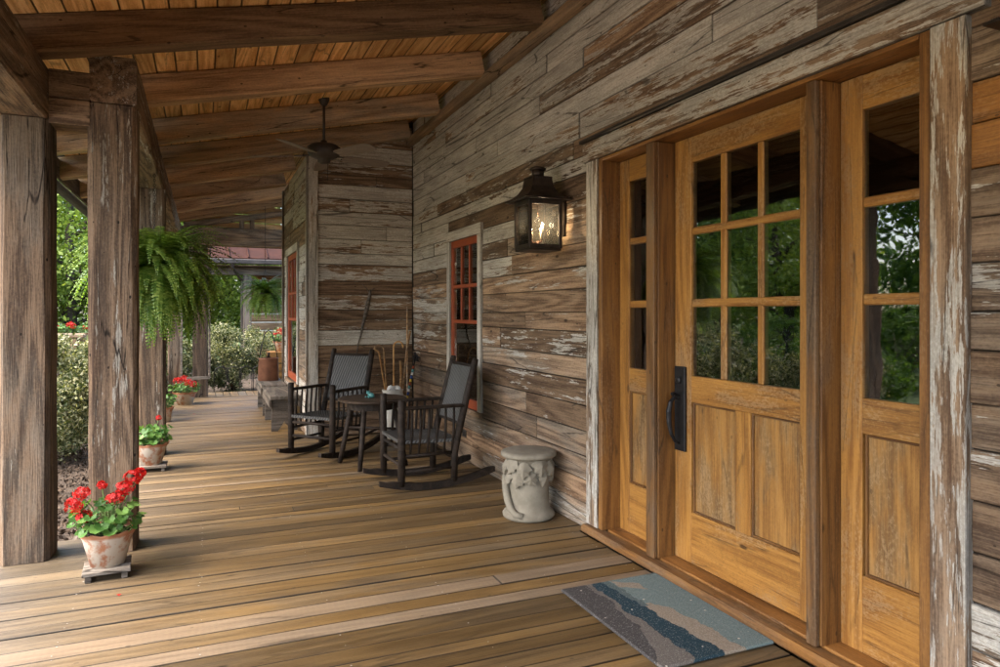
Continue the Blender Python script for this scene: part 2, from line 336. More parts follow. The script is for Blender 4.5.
def plank(name, a, b, width, thick, n, mat, parent, color=(0, .5, .5), bev=.003, roll=0.0):
    """a board from a to b in world space; width across, thickness along the normal n"""
    L = (Vector(b) - Vector(a)).length
    o = bpy.data.objects.new(name, me(name, bevbox(L, width, thick, bev), mat))
    mw = frame(a, b, n)
    if roll: mw = mw @ Matrix.Rotation(roll, 4, 'X')
    link(o, parent, mw); o.color = (*color, 1); return o
def timber(name, a, b, w, h, n, mat, parent=None, color=(0, .5, .5), cham=.02, rough=.004, seed=0, segs=None):
    """a hewn timber: chamfered section, slightly uneven along its length"""
    L = (Vector(b) - Vector(a)).length; segs = segs or max(2, int(L / .22)); r = random.Random(seed * 13 + 5)
    sec = [(-w / 2 + cham, -h / 2), (w / 2 - cham, -h / 2), (w / 2, -h / 2 + cham), (w / 2, h / 2 - cham), (w / 2 - cham, h / 2), (-w / 2 + cham, h / 2), (-w / 2, h / 2 - cham), (-w / 2, -h / 2 + cham)]
    V, F = [], []; dr = [(r.uniform(-1, 1), r.uniform(-1, 1)) for _ in sec]
    for i in range(segs + 1):
        x = -L / 2 + L * i / segs; dr = [(.6 * p + .8 * r.uniform(-1, 1), .6 * q + .8 * r.uniform(-1, 1)) for p, q in dr]
        V += [(x, s[0] + rough * d[0], s[1] + rough * d[1]) for s, d in zip(sec, dr)]
    for i in range(segs):
        for k in range(8):
            p, q = i * 8 + k, i * 8 + (k + 1) % 8; F.append((p, q, q + 8, p + 8))
    F.append(tuple(range(7, -1, -1))); F.append(tuple(segs * 8 + k for k in range(8)))
    o = bpy.data.objects.new(name, me(name, (V, F), mat)); link(o, parent, frame(a, b, n)); o.color = (*color, 1); return o
def tube(pts, rad, segs=10, cap=True):
    pts = [Vector(p) for p in pts]; rad = rad if isinstance(rad, (list, tuple)) else [rad] * len(pts); V, F = [], []
    up = Vector((0, 0, 1)); prev = None
    for i, p in enumerate(pts):
        t = (pts[min(i + 1, len(pts) - 1)] - pts[max(i - 1, 0)]).normalized()
        if prev is None: u = t.cross(up if abs(t.z) < .9 else Vector((1, 0, 0))).normalized()
        else: u = (prev - prev.dot(t) * t).normalized()
        prev = u; w = t.cross(u)
        for k in range(segs):
            a = 2 * math.pi * k / segs; V.append(tuple(p + rad[i] * (math.cos(a) * u + math.sin(a) * w)))
    for i in range(len(pts) - 1):
        for k in range(segs):
            a, b = i * segs + k, i * segs + (k + 1) % segs; F.append((a, b, b + segs, a + segs))
    if cap: F.append(tuple(range(segs - 1, -1, -1))); F.append(tuple((len(pts) - 1) * segs + k for k in range(segs)))
    return V, F
def lathe(prof, segs=32, wob=None):
    V, F = [], []
    for i, (r, z) in enumerate(prof):
        for k in range(segs):
            a = 2 * math.pi * k / segs; rr, zz = (r, z) if wob is None else wob(i, a, r, z); V.append((rr * math.cos(a), rr * math.sin(a), zz))
    for i in range(len(prof) - 1):
        for k in range(segs):
            a, b = i * segs + k, i * segs + (k + 1) % segs; F.append((a, b, b + segs, a + segs))
    F.append(tuple(range(segs - 1, -1, -1))); F.append(tuple((len(prof) - 1) * segs + k for k in range(segs)))
    return V, F
def copy_tree(o, mw, parent=None):
    c = o.copy(); col.objects.link(c); PW[c.name] = mw
    if parent is not None: c.parent = parent; c.matrix_basis = o.matrix_basis.copy()
    else: c.matrix_basis = mw
    for ch in [q for q in bpy.data.objects if q.parent == o]: copy_tree(ch, mw @ ch.matrix_basis, c)
    return c
def rv(a, b): return random.uniform(a, b)

# ------------------------------------------------------------------ ground
g = part('ground', box(-160, 160, -60, 260, -.5, -.16, .001), 'ground'); tag(g, kind='structure')

def gravel_mat():
    m, nt, b = nodes_of('pale_gravel')
    p = nt.nodes.new('ShaderNodeNewGeometry').outputs['Position']; n = noise(nt, p, 40, 3, .7)
    nt.links.new(MIX(nt, SS(nt, n, .3, .7), (.33, .30, .25), (.50, .46, .39)), b.inputs['Base Color']); b.inputs['Roughness'].default_value = .95
    return m
MT['gravel'] = gravel_mat()
tag(part('bounce_gravel', box(-34, -4.4, -40, 4.5, -.165, -.15, .002), 'gravel'), kind='structure')  # unseen pale gravel, added to bounce sunlight up to the porch ceiling

# ------------------------------------------------------------------ deck
deck = empty('porch_deck', (0, 0, 0), kind='structure')
lines = [2.02, 2.16, 2.30, 2.44, 2.56, 2.67, 2.79, 2.90, 2.985, 3.115, 3.285, 3.40, 3.525, 3.66, 3.815, 3.915, 4.055, 4.175, 4.295, 4.44, 4.555, 4.70, 4.87, 4.985, 5.12, 5.225, 5.335]
LIGHT = {(3.285, 3.40), (3.525, 3.66)}
ys = []; y = 2.02
while y > -3.2: ys.insert(0, y); y -= rv(.085, .14)
ys = ys[:-1] + lines; y = ys[-1]
while y < 13.3: y += random.choice([.075, .085, .10, .12, .135, .14]); ys.append(y)
def deck_x(y):
    x0 = -1.75 if y < 5.28 else -.78
    x1 = 2.44 if y < 8.56 else (1.14 if y < 11.3 else 2.7)
    return x0, x1
nailV, nailF = [], []
for a, b in zip(ys[:-1], ys[1:]):
    ym = (a + b) / 2; x0, x1 = deck_x(ym); gap = random.choice([.004, .006, .009, .012]) if ym < 4.6 else random.choice([.001, .002, .003, .006])
    lt = (a, b) in LIGHT or (random.random() < .07 and b - a < .11)
    segs = [(x0, x1 if ym < 1.4 or ym > 4.17 else 2.37)]; x1 = segs[0][1]
    if random.random() < .10: s = rv(.2, 1.6); segs = [(x0, s - .0015), (s + .0015, x1)]
    for p, q in segs:
        c = (.9, rv(.6, .8), rv(.72, .82)) if lt else (0, rv(.0, .5), random.choice([.16, .28, .4, .5, .6, .72]))
        z = rv(-.0025, .0025)
        plank('deck_board', (p, ym, -.016 + z), (q, ym, -.016 + z), b - a - gap, .032, (0, 0, 1), 'deck', deck, c, .0025 if ym < 4.6 else .0015, rv(-.006, .006))
    if ym > 1.8:
        for jx in (-.62, -.02, .58, 1.18, 1.78, 2.3):
            if jx > x1 - .05: continue
            for yy in (a + .025, b - .025):
                if random.random() < .45: continue
                n = len(nailV); cx_, cy_ = jx + rv(-.012, .012), yy + rv(-.006, .006); r_ = rv(.0026, .0050)
                nailV += [(cx_ + r_ * math.cos(k * 1.0472), cy_ + r_ * math.sin(k * 1.0472), .0028) for k in range(6)]; nailF.append(tuple(n + k for k in range(6)))
tag(part('nail_heads', (nailV, nailF), 'nail', deck), kind='stuff')
x = -.78
while x < 2.7:
    w = rv(.11, .15); plank('deck_board', (x + w / 2, ys[-1] + .01, -.014), (x + w / 2, 14.15, -.014), w - .006, .03, (0, 0, 1), 'deck', deck, (0, rv(.3, 1), rv(.5, .75)), .004); x += w
part('joist_frame', join(box(-1.7, 2.4, -3.2, 5.2, -.16, -.05), box(-.72, 2.4, 5.25, 8.5, -.16, -.05), box(-.72, 1.1, 8.5, 11.3, -.16, -.05), box(-.72, 2.65, 11.3, 14.1, -.16, -.05)), 'dim', deck)
for a, b in (((-1.77, -3.2, -.085), (-1.77, 5.28, -.085)), ((-1.75, 5.295, -.085), (-.81, 5.295, -.085)), ((-.80, 5.31, -.085), (-.80, 14.15, -.085))):
    plank('rim_board', a, b, .15, .03, (1, 0, 0) if a[0] == b[0] else (0, 1, 0), 'greywood', deck, (0, .6, .5))

# ------------------------------------------------------------------ house: plank walls
house = empty('plank_house', (2.44, 4, 0), label='weathered barn plank house wall with pine entrance door and red windows', cat='house')
def wall(name): return empty(name, (2.44, 4, 0), parent=house)
def rows(z0, z1, forced, lo=.135, hi=.195):
    zs = [z0]
    for f in sorted(forced) + [z1]:
        while f - zs[-1] > .29: zs.append(zs[-1] + rv(lo, hi))
        if f - zs[-1] > .22: zs.append((zs[-1] + f) / 2)
        zs.append(f)
    return zs
WX = 2.44
fw = wall('entrance_wall')
holes = [(1.62, 4.09, -1, 2.60), (6.19, 7.11, .50, 2.30)]
HIGH = [.9, .75, .95, .6, .85, 1.0, .55]
def paint_front(z, y):
    if y < 1.6:
        if 2.02 < z < 2.30: return (.12, 0, .55, 'jamb')
        return (.62 if .2 < z < .42 else random.choice([.05, .12, .22]), rv(.2, .8), rv(.24, .50))
    if z > 2.75: p = random.choice([.25, .45, .55, .65, .75, .85, .95])
    elif z > 2.15: p = random.choice([.12, .3, .5, .65, .8, .9])
    elif z > 1.3: p = random.choice([.05, .12, .22, .32, .42, .65])
    elif z > .95: p = random.choice([.05, .15, .3, .4])
    else: p = random.choice([.05, .12, .2, .28])
    if y > 7.2 and z > 2.0: p = max(p, random.choice([.3, .8, .9]))
    return (p, random.choice([.0, .2, .5, .8, 1.0]) if z < 2.2 else rv(.0, .9), random.choice([.22, .35, .5, .62, .75, .88]))
def lay(wallo, zs, y0, y1, x, nx, holes, paintf, lens=(1.0, 2.6), axis='y'):
    for za, zb in zip(zs[:-1], zs[1:]):
        zm = (za + zb) / 2; iv = [(y0, y1)]
        for (a, b, c, d) in holes:
            if c - .001 <= za and zb <= d + .001:
                nv = []
                for p, q in iv:
                    if b <= p or a >= q: nv.append((p, q)); continue
                    if a > p: nv.append((p, a))
                    if b < q: nv.append((b, q))
                iv = nv
        for p, q in iv:
            cuts = [p]; s = p + rv(.3, lens[1])
            while s < q - .25: cuts.append(s); s += rv(*lens)
            cuts.append(q)
            for a, b in zip(cuts[:-1], cuts[1:]):
                d = rv(-.004, .008); c = paintf(zm, (a + b) / 2)
                if b - a < .05: continue
                if axis == 'y': A, B = (x + nx * (-.011 + d), a + .001, zm), (x + nx * (-.011 + d), b - .0015, zm)
                else: A, B = (a + .001, x + nx * (-.011 + d), zm), (b - .0015, x + nx * (-.011 + d), zm)
                plank('plank', A, B, zb - za - random.choice([.002, .003, .004, .007]), .022, (nx, 0, 0) if axis == 'y' else (0, nx, 0), c[3] if len(c) > 3 else 'siding', wallo, c[:3], .0035, rv(-.012, .012))
lay(fw, rows(0, 3.92, [.50, 2.30, 2.60]), 0.3, 8.55, WX, -1, holes, paint_front, (1.1, 3.6))
lay(fw, rows(0, 3.92, []), -3.2, 0.297, WX, -1, [], paint_front, (1, 3))
bk = [(-3.2, 1.60, 0, 3.95), (4.10, 6.18, 0, 3.95), (7.12, 8.58, 0, 3.95), (1.60, 4.10, 2.60, 3.95), (6.18, 7.12, 0, .49), (6.18, 7.12, 2.31, 3.95)]
part('sheathing', join(*[box(2.464, 2.50, a, b, c, d, .001) for a, b, c, d in bk]), 'dim', fw, local=False)
# the wall of the projecting wing that faces along the porch
cw = wall('wing_end_wall')
zf = [0, .17, .34, .52, .72, .92, 1.104, 1.29, 1.42, 1.537, 1.723, 1.883, 2.094, 2.23, 2.403, 2.576, 2.737, 2.897, 3.07, 3.194, 3.367, 3.565, 3.70, 3.86]
pf = [.1, .05, .1, .05, .12, .06, .88, .22, .05, .40, .05, .55, .88, .66, .98, .78, .58, .80, .18, .30, .97, .35, .8]
for i, (za, zb) in enumerate(zip(zf[:-1], zf[1:])):
    zm = (za + zb) / 2; d = rv(0, .006); tone = rv(.28, .40) if pf[i] < .2 else rv(.42, .55)
    xs = max(1.25, (zm - 3.32) / .2128 - .42)
    cuts = [xs, 2.43] if random.random() < .75 or xs > 1.3 else [1.25, rv(1.6, 2.1), 2.43]
    for a, b in zip(cuts[:-1], cuts[1:]):
        plank('plank', (a, 8.563 + .011 - d, zm), (b - .002, 8.563 + .011 - d, zm), zb - za - .004, .022, (0, -1, 0), 'siding', cw, (pf[i], rv(.0, .3), tone), .0035, rv(-.012, .012))
part('sheathing', ([(1.17, 8.59, 0), (2.5, 8.59, 0), (2.5, 8.59, 3.95), (1.17, 8.59, 3.67), (1.17, 8.62, 0), (2.5, 8.62, 0), (2.5, 8.62, 3.95), (1.17, 8.62, 3.67)], [(0, 1, 2, 3), (7, 6, 5, 4), (0, 4, 5, 1), (1, 5, 6, 2), (2, 6, 7, 3), (3, 7, 4, 0)]), 'dim', cw, local=False)
plank('corner_board', (1.198, 8.553, 0), (1.198, 8.553, 3.45), .115, .03, (0, -1, 0), 'siding', cw, (.72, .8, .5))
# the wing's side wall with the second window
sw = wall('wing_side_wall')
lay(sw, rows(0, 3.42, [.52, 2.36]), 8.60, 11.3, 1.14, -1, [(9.44, 10.75, .52, 2.36)], lambda z, y: (random.choice([.3, .6, .85, .1]), rv(.5, 1), rv(.38, .58)), (.8, 2.0))
part('sheathing', join(*[box(1.164, 1.19, a, b, c, d, .001) for a, b, c, d in [(8.6, 9.43, 0, 3.42), (10.76, 11.28, 0, 3.42), (9.43, 10.76, 0, .51), (9.43, 10.76, 2.37, 3.42)]]), 'dim', sw, local=False)
plank('corner_board', (1.126, 8.585, 0), (1.126, 8.585, 3.40), .07, .024, (-1, 0, 0), 'siding', sw, (.6, .8, .5))
plank('corner_board', (1.122, 11.28, 0), (1.122, 11.28, 3.40), .09, .028, (-1, 0, 0), 'siding', sw, (.3, .9, .4))
# dark rooms behind the glass
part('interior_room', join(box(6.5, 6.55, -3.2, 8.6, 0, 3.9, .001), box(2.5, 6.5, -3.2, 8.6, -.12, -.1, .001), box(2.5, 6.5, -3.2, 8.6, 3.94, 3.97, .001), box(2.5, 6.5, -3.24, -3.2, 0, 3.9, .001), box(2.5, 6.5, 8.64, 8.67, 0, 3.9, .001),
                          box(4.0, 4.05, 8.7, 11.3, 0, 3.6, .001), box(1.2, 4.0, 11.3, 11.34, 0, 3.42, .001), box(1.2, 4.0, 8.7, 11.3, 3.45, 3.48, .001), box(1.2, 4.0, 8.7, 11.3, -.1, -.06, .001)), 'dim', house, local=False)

# ------------------------------------------------------------------ entrance: frame, door, sidelights
df = empty('door_frame', (2.44, 2.85, 0), parent=house)
def cb(name, parent, x0, x1, y0, y1, z0, z1, mat='door', color=(0, .2, .5), axis='z', bev=.003):
    """a board filling a box, with its grain along the given axis"""
    if axis == 'z': return plank(name, ((x0 + x1) / 2, (y0 + y1) / 2, z0), ((x0 + x1) / 2, (y0 + y1) / 2, z1), abs(y1 - y0), abs(x1 - x0), (-1, 0, 0), mat, parent, color, bev)
    if axis == 'y': return plank(name, ((x0 + x1) / 2, y0, (z0 + z1) / 2), ((x0 + x1) / 2, y1, (z0 + z1) / 2), abs(z1 - z0), abs(x1 - x0), (-1, 0, 0), mat, parent, color, bev)
    return plank(name, (x0, (y0 + y1) / 2, (z0 + z1) / 2), (x1, (y0 + y1) / 2, (z0 + z1) / 2), abs(y1 - y0), abs(z1 - z0), (0, 0, 1), mat, parent, color, bev)
cb('casing', df, 2.408, 2.442, 4.003, 4.147, .06, 2.53, 'siding', (.64, .9, .55)); cb('casing', df, 2.408, 2.452, 1.566, 1.696, .06, 2.53, 'siding', (.52, .45, .62))
cb('casing', df, 2.404, 2.442, 1.50, 4.19, 2.533, 2.665, 'siding', (.56, .7, .56), 'y')
cb('drip_strip', df, 2.385, 2.442, 1.55, 4.21, 2.668, 2.69, 'gutter', (0, 0, .5), 'y', .004)
cb('jamb', df, 2.416, 2.64, 3.956, 4.001, .06, 2.528, 'jamb', (0, .1, .55)); cb('jamb', df, 2.416, 2.64, 1.698, 1.742, .06, 2.528, 'jamb', (0, .1, .5))
cb('head_jamb', df, 2.416, 2.64, 1.745, 3.953, 2.508, 2.5285, 'jamb', (0, .1, .7), 'y')
for y0, y1 in ((3.374, 3.462), (2.206, 2.268)):
    cb('mullion', df, 2.445, 2.64, y0, y1, .06, 2.505, 'jamb', (0, .1, .42)); cb('mullion_cap', df, 2.418, 2.443, y0 + .008, y1 - .002, .06, 2.505, 'jamb', (0, .75, .35))
cb('threshold', df, 2.366, 2.46, 1.40, 4.16, .002, .056, 'jamb', (0, .55, .58), 'y', .014)
cb('sill', df, 2.462, 2.70, 1.742, 3.956, .01, .062, 'jamb', (0, .1, .80), 'y', .003)
def pane(name, parent, y0, y1, z0, z1, x=2.575):
    cy, cz = (y0 + y1) / 2, (z0 + z1) / 2     # old panes sit a hair out of true
    mw = Matrix.Translation((x, cy, cz)) @ Matrix.Rotation(R(random.gauss(0, .22)), 4, 'Z') @ Matrix.Rotation(R(random.gauss(0, .22)), 4, 'Y')
    o = part(name, bevbox(.005, y1 - y0, z1 - z0, .001), 'pane', parent, local=False, mw=mw); return o
def leaf_door(root, y0, y1, z0, z1, panes_y, rows_z, panel_y, panel_z, tone):
    x0, x1 = 2.555, 2.60; C = lambda: (0, rv(.05, .25), tone + rv(-.05, .05))
    cb('stile', root, x0, x1, y0, panes_y[0][0], z0, z1, 'door', C()); cb('stile', root, x0, x1, panes_y[-1][1], y1, z0, z1, 'door', C())
    a, b = panes_y[0][0], panes_y[-1][1]
    cb('rail', root, x0 + .0015, x1, a, b, rows_z[-1][1], z1, 'door', C(), 'y'); cb('rail', root, x0 + .0015, x1, a, b, panel_z[1], rows_z[0][0], 'door', C(), 'y'); cb('rail', root, x0 + .0015, x1, a, b, z0, panel_z[0], 'door', C(), 'y')
    for p, q in zip(panes_y[:-1], panes_y[1:]): cb('muntin', root, x0 + .006, x1 - .006, p[1], q[0], rows_z[0][0], rows_z[-1][1], 'door', C(), 'z', .006)
    for p, q in zip(rows_z[:-1], rows_z[1:]): cb('muntin', root, x0 + .0045, x1 - .006, a, b, p[1], q[0], 'door', C(), 'y', .006)
    for p in panes_y:
        for r in rows_z: pane('pane', root, p[0] - .004, p[1] + .004, r[0] - .004, r[1] + .004)
    for p, q in zip(panel_y[:-1], panel_y[1:]): cb('stile', root, x0 + .001, x1, p[1], q[0], panel_z[0], panel_z[1], 'door', C())
    for p in panel_y:
        cb('panel', root, x0 + .020, x1 - .01, p[0], p[1], panel_z[0], panel_z[1], 'door', (0, .75, tone - .02), 'z', .001)
        for yy in (p[0] + .006, p[1] - .006): cb('moulding', root, x0 + .008, x0 + .021, yy - .006, yy + .006, panel_z[0], panel_z[1], 'jamb', (0, .1, .35), 'z', .003)
        for zz in (panel_z[0] + .006, panel_z[1] - .006): cb('moulding', root, x0 + .0085, x0 + .0215, p[0] + .012, p[1] - .012, zz - .006, zz + .006, 'jamb', (0, .1, .35), 'y', .003)
RZ = [(1.14, 1.534), (1.580, 1.946), (1.988, 2.36)]
dr = empty('entrance_door', (2.555, 2.82, .07), parent=house)
leaf_door(dr, 2.284, 3.362, .07, 2.506, [(2.43, 2.667), (2.708, 2.934), (2.98, 3.216)], RZ, [(2.43, 2.750), (2.858, 3.210)], (.36, .99), .66)
sl = empty('sidelight', (2.555, 3.7, .07), parent=house); leaf_door(sl, 3.464, 3.954, .063, 2.506, [(3.565, 3.845)], RZ, [(3.565, 3.845)], (.39, .99), .62)
sr = empty('sidelight', (2.555, 1.97, .07), parent=house); leaf_door(sr, 1.744, 2.204, .063, 2.506, [(1.81, 2.096)], RZ, [(1.81, 2.090)], (.39, .99), .68)
# forged handle: long plate, thumb latch, bulged grip
gp = [(2.528, 3.30, 1.0), (2.50, 3.30, 1.012), (2.478, 3.302, .985), (2.466, 3.303, .93), (2.468, 3.303, .87), (2.482, 3.301, .80), (2.51, 3.30, .755), (2.53, 3.30, .745)]
part('handle', join(box(2.536, 2.5535, 3.25, 3.345, .70, 1.19, .004), tube(gp, [.009, .010, .013, .017, .015, .011, .009, .010], 10), xf(lathe([(.001, 0), (.022, .0), (.022, .012), (.012, .018), (.001, .018)], 16), Matrix.Translation((2.536, 3.297, 1.11)) @ Matrix.Rotation(R(-90), 4, 'Y')),
                    tube([(2.535, 3.297, 1.022), (2.50, 3.297, 1.034), (2.483, 3.297, 1.03)], [.007, .010, .012], 8)), 'black', dr, smooth=False, local=False)

# ------------------------------------------------------------------ windows with red sashes
def window(y0, y1, z0, z1, x, cas, mw, mats=('siding', 'red'), ncol=3):
    w = empty('window', (x, (y0 + y1) / 2, z0), parent=house)
    cx0, cx1 = x - .027, x + .001
    cb('casing', w, cx0, cx1, y1, y1 + cas, z0, z1, 'siding', (1.0, .8, .62)); cb('casing', w, cx0, cx1, y0 - cas, y0, z0, z1, 'siding', (1.0, .8, .62))
    cb('casing', w, cx0 - .004, cx1, y0 - cas - .01, y1 + cas + .01, z1, z1 + .105, 'siding', (1.0, .8, .66), 'y'); cb('sill', w, cx0 - .012, cx1, y0 - cas, y1 + cas, z0 - .05, z0, 'siding', (.25, .1, .6), 'y')
    s = .055; fx0, fx1 = x - .005, x + .035
    for a, b in ((y0, y0 + s), (y1 - s, y1)): cb('sash', w, fx0, fx1, a, b, z0, z1, 'red', (0, 0, .5))
    cb('sash', w, fx0 + .001, fx1, y0 + s, y1 - s, z1 - .075, z1, 'red', (0, 0, .5), 'y'); cb('sash', w, fx0 + .001, fx1, y0 + s, y1 - s, z0, z0 + .09, 'red', (0, 0, .5), 'y')
    rz = mw
    for z in rz: cb('sash', w, fx0 + .002, fx1, y0 + s, y1 - s, z - .018, z + .018, 'red', (0, 0, .5), 'y')
    for i in range(1, ncol):
        yy = y0 + s + (y1 - y0 - 2 * s) * i / ncol; cb('muntin', w, fx0 + .004, fx1 - .008, yy - .010, yy + .010, rz[0], z1 - .075, 'red', (0, 0, .5), 'z', .004)
    zz = [z0 + .09] + rz + [z1 - .075]
    for i in range(len(zz) - 1):
        n = 1 if i == 0 else ncol
        for k in range(n):
            ya = y0 + s + (y1 - y0 - 2 * s) * k / n; yb = y0 + s + (y1 - y0 - 2 * s) * (k + 1) / n; pane('pane', w, ya, yb, zz[i], zz[i + 1], x + .018)
    return w
window(6.235, 7.06, .545, 2.262, 2.44, .088, [1.411, 1.777])
window(9.50, 10.70, .56, 2.33, 1.14, .10, [1.411, 1.777])
cb('outlet', house, 2.432, 2.441, 6.60, 6.71, .235, .31, 'gutter', (0, 0, .5))

# ------------------------------------------------------------------ porch roof: rafters, ceiling boards, ledger, gutter
S = .2128
def zb(x): return 3.10 + S * (x + .42)
roof = empty('porch_roof', (0, 5, 3.1), label='sloping porch roof of hewn rafters under amber pine boards', cat='roof')
up = Vector((-S, 0, 1)).normalized()
RY = [(-2.4, .5, .4), (-1.2, .5, .4), (0.05, .5, .4), (1.3, .4, .45), (2.55, .4, .4), (3.55, .3, .35)]
RAF = [(4.78, .05, .12), (5.99, .22, 1.0), (7.30, .75, .95), (8.47, .85, .62), (9.72, .5, 1.0), (10.95, .35, .70), (12.2, .3, 1.1), (13.35, .4, .8)]
for i, (y, gr, tn) in enumerate(RY + RAF):
    xl = -1.85 if y < 5.2 else -1.38; xr = 2.37
    if 8.56 < y < 11.3: xr = 1.13
    if y > 11.3: xr = 2.75
    ofs = up * .11
    a = Vector((xl, y, zb(xl))) + ofs; b = Vector((xr, y, zb(xr))) + ofs
    timber('rafter', a, b, .15, .22, up, 'rafter', roof, (0, gr, tn), .010, .003, i)
def zc(x): return zb(x) + .22 * math.sqrt(1 + S * S) + .012
x = -1.9
while x < 2.42:
    w = rv(.115, .165); xm = x + w / 2; cuts = [-3.2, rv(-1, 2), rv(4.9, 5.5) if random.random() < .5 else rv(5.5, 7.2), rv(8.5, 9.5), 14.1]
    if xm < -1.4: cuts = [-3.2, 1.2, 5.3]
    for a, b in zip(cuts[:-1], cuts[1:]):
        plank('ceiling_board', (xm, a, zc(xm)), (xm, b - .002, zc(xm)), w * .985, .02, up, 'ceiling', roof, (0, rv(0, .2), random.choice([.38, .5, .58, .66, .74, .8])), .004)
    x += w
for xm in (2.5, 2.65): plank('ceiling_board', (xm, 11.3, zc(xm)), (xm, 14.1, zc(xm)), .14, .02, up, 'ceiling', roof, (0, .2, .5), .004)
def slab(x0, x1, y0, y1, dz, t):
    V = [(x0, y0, zc(x0) + dz), (x1, y0, zc(x1) + dz), (x1, y1, zc(x1) + dz), (x0, y1, zc(x0) + dz)]; V += [(a, b, c + t) for a, b, c in V]
    return V, [(3, 2, 1, 0), (4, 5, 6, 7), (0, 1, 5, 4), (1, 2, 6, 5), (2, 3, 7, 6), (3, 0, 4, 7)]
part('roof_sheet', join(slab(-1.98, 2.7, -3.3, 5.35, .02, .05), slab(-1.46, 2.9, 5.36, 14.2, .02, .05)), 'gutter', roof, local=False)
plank('fascia', (-1.40, 5.35, zb(-1.4) + .10), (-1.40, 14.15, zb(-1.4) + .10), .2, .03, (1, 0, 0), 'greywood', roof, (0, .4, .4))
plank('fascia', (-1.87, -3.2, zb(-1.87) + .10), (-1.87, 5.3, zb(-1.87) + .10), .2, .03, (1, 0, 0), 'greywood', roof, (0, .4, .4))
timber('ledger', (2.395, -3.2, 3.665), (2.395, 8.55, 3.665), .08, .09, (0, 0, 1), 'rafter', roof, (0, .5, .35), .008, .004, 41)
for k in range(6):
    z = 3.10 + .155 * k; xa = max(-.35, (z + .08 - 3.10 - .2) / S - .42); plank('gable_board', (xa, 13.72, z), (2.72, 13.72, z), .148, .02, (0, -1, 0), 'ceiling', roof, (0, rv(.2, .6), rv(.35, .6)), .004)
# half-round gutter on its brackets
prof = [(-.065 * math.cos(t), -.065 * math.sin(t)) for t in np.linspace(0, math.pi, 9)]
GV = [(p[0] - 1.49, y, p[1] + 2.90) for y in (5.4, 14.1) for p in prof] + [(p[0] * .94 - 1.49, y, p[1] * .94 + 2.90) for y in (5.4, 14.1) for p in prof]
GF = [(k, k + 1, k + 10, k + 9) for k in range(8)] + [(k + 18, k + 27, k + 28, k + 19) for k in range(8)]
part('gutter', (GV, GF), 'gutter', roof, local=False)

# ------------------------------------------------------------------ posts and eave beams
def post(x0, x1, y0, y1, z1, label, color, seed, cham=.025):
    o = timber('porch_post', ((x0 + x1) / 2, (y0 + y1) / 2, 0.002), ((x0 + x1) / 2, (y0 + y1) / 2, z1), x1 - x0, y1 - y0, (0, 1, 0), 'timber', None, color, cham, .005, seed)
    return tag(o, label, 'post', 'timber posts of the porch')
post(-1.125, -.865, 4.92, 5.18, 2.675, 'cracked grey timber post nearest the left edge of the picture', (0, .62, .40), 1, .03)
post(-.662, -.398, 4.92, 5.18, 2.80, 'timber post with white paint remnants behind the big geranium pot', (.20, .22, .50), 2)
post(-.645, -.385, 8.08, 8.34, 2.80, 'dark timber post behind the second geranium pot', (.15, .35, .33), 3)
post(-.60, -.36, 13.32, 13.56, 2.70, 'grey timber post behind the far red geranium planter', (.1, .6, .40), 4)
post(-.20, .045, 13.42, 13.66, 2.70, 'brown timber post holding a wire frame at the far end', (.05, .3, .42), 5)
def beam(a, b, w, h, label, color, seed):
    return tag(timber('eave_beam', a, b, w, h, (0, 0, 1), 'timber', None, color, .012, .004, seed), label, 'beam', 'timber beams along the eaves')
beam((-1.0, -3.2, 2.835), (-1.0, 5.16, 2.835), .25, .31, 'grey timber beam over the leftmost post', (.16, .55, .85), 11)
beam((-.525, 4.915, 2.951), (-.525, 14.0, 2.951), .255, .295, 'long timber eave beam running over the painted post', (.26, .25, .80), 12)
for k, (z0, z1) in enumerate(((2.655, 2.812), (2.815, 2.985))):
    o = timber('tie_block', (-.872, 5.03, (z0 + z1) / 2), (-.656, 5.03, (z0 + z1) / 2), .2, z1 - z0, (0, 0, 1), 'timber', None, (0, .25, .9), .008, .002, 20 + k, 3)
    tag(o, ('lower' if k == 0 else 'upper') + ' short timber block between the two front beams', 'beam')
tag(timber('end_beam', (-.39, 13.54, 2.875), (2.7, 13.54, 2.875), .22, .33, (0, 0, 1), 'timber', None, (.05, .5, 1.0), .012, .004, 13), 'timber cross beam closing the far end of the porch', 'beam')
br = empty('gable_brace', (.6, 13.5, 3.05), label='slanting strut with short uprights on the far cross beam', cat='brace')
timber('strut', (-.35, 13.52, 3.06), (2.5, 13.52, 3.56), .12, .10, (0, 0, 1), 'timber', br, (0, .6, .95), .008, .003, 31)
for xx, hh in ((.62, .17), (.80, .20), (1.6, .33)): timber('upright', (xx, 13.52, 3.042), (xx, 13.52, 3.03 + hh), .08, .07, (0, 1, 0), 'timber', br, (0, .3, .95), .006, .002, 32)
# wire frame on the far post
wf = empty('wire_frame', (-.06, 13.3, .35), label='tall wooden frame strung with wire beside the far post', cat='frame')
part('frame_rail', join(box(.055, .09, 13.28, 13.31, .33, 1.9, .003), box(-.36, .0549, 13.28, 13.31, .33, .38, .003), box(-.395, -.361, 13.28, 13.31, .1, 1.9, .003)), 'greywood', wf, local=False, color=(0, .8, .6))
part('wire', join(*[tube([(-.36, 13.297, .6 + .27 * k), (.055, 13.297, .6 + .27 * k)], .002, 5) for k in range(5)]), 'bronze', wf, local=False)

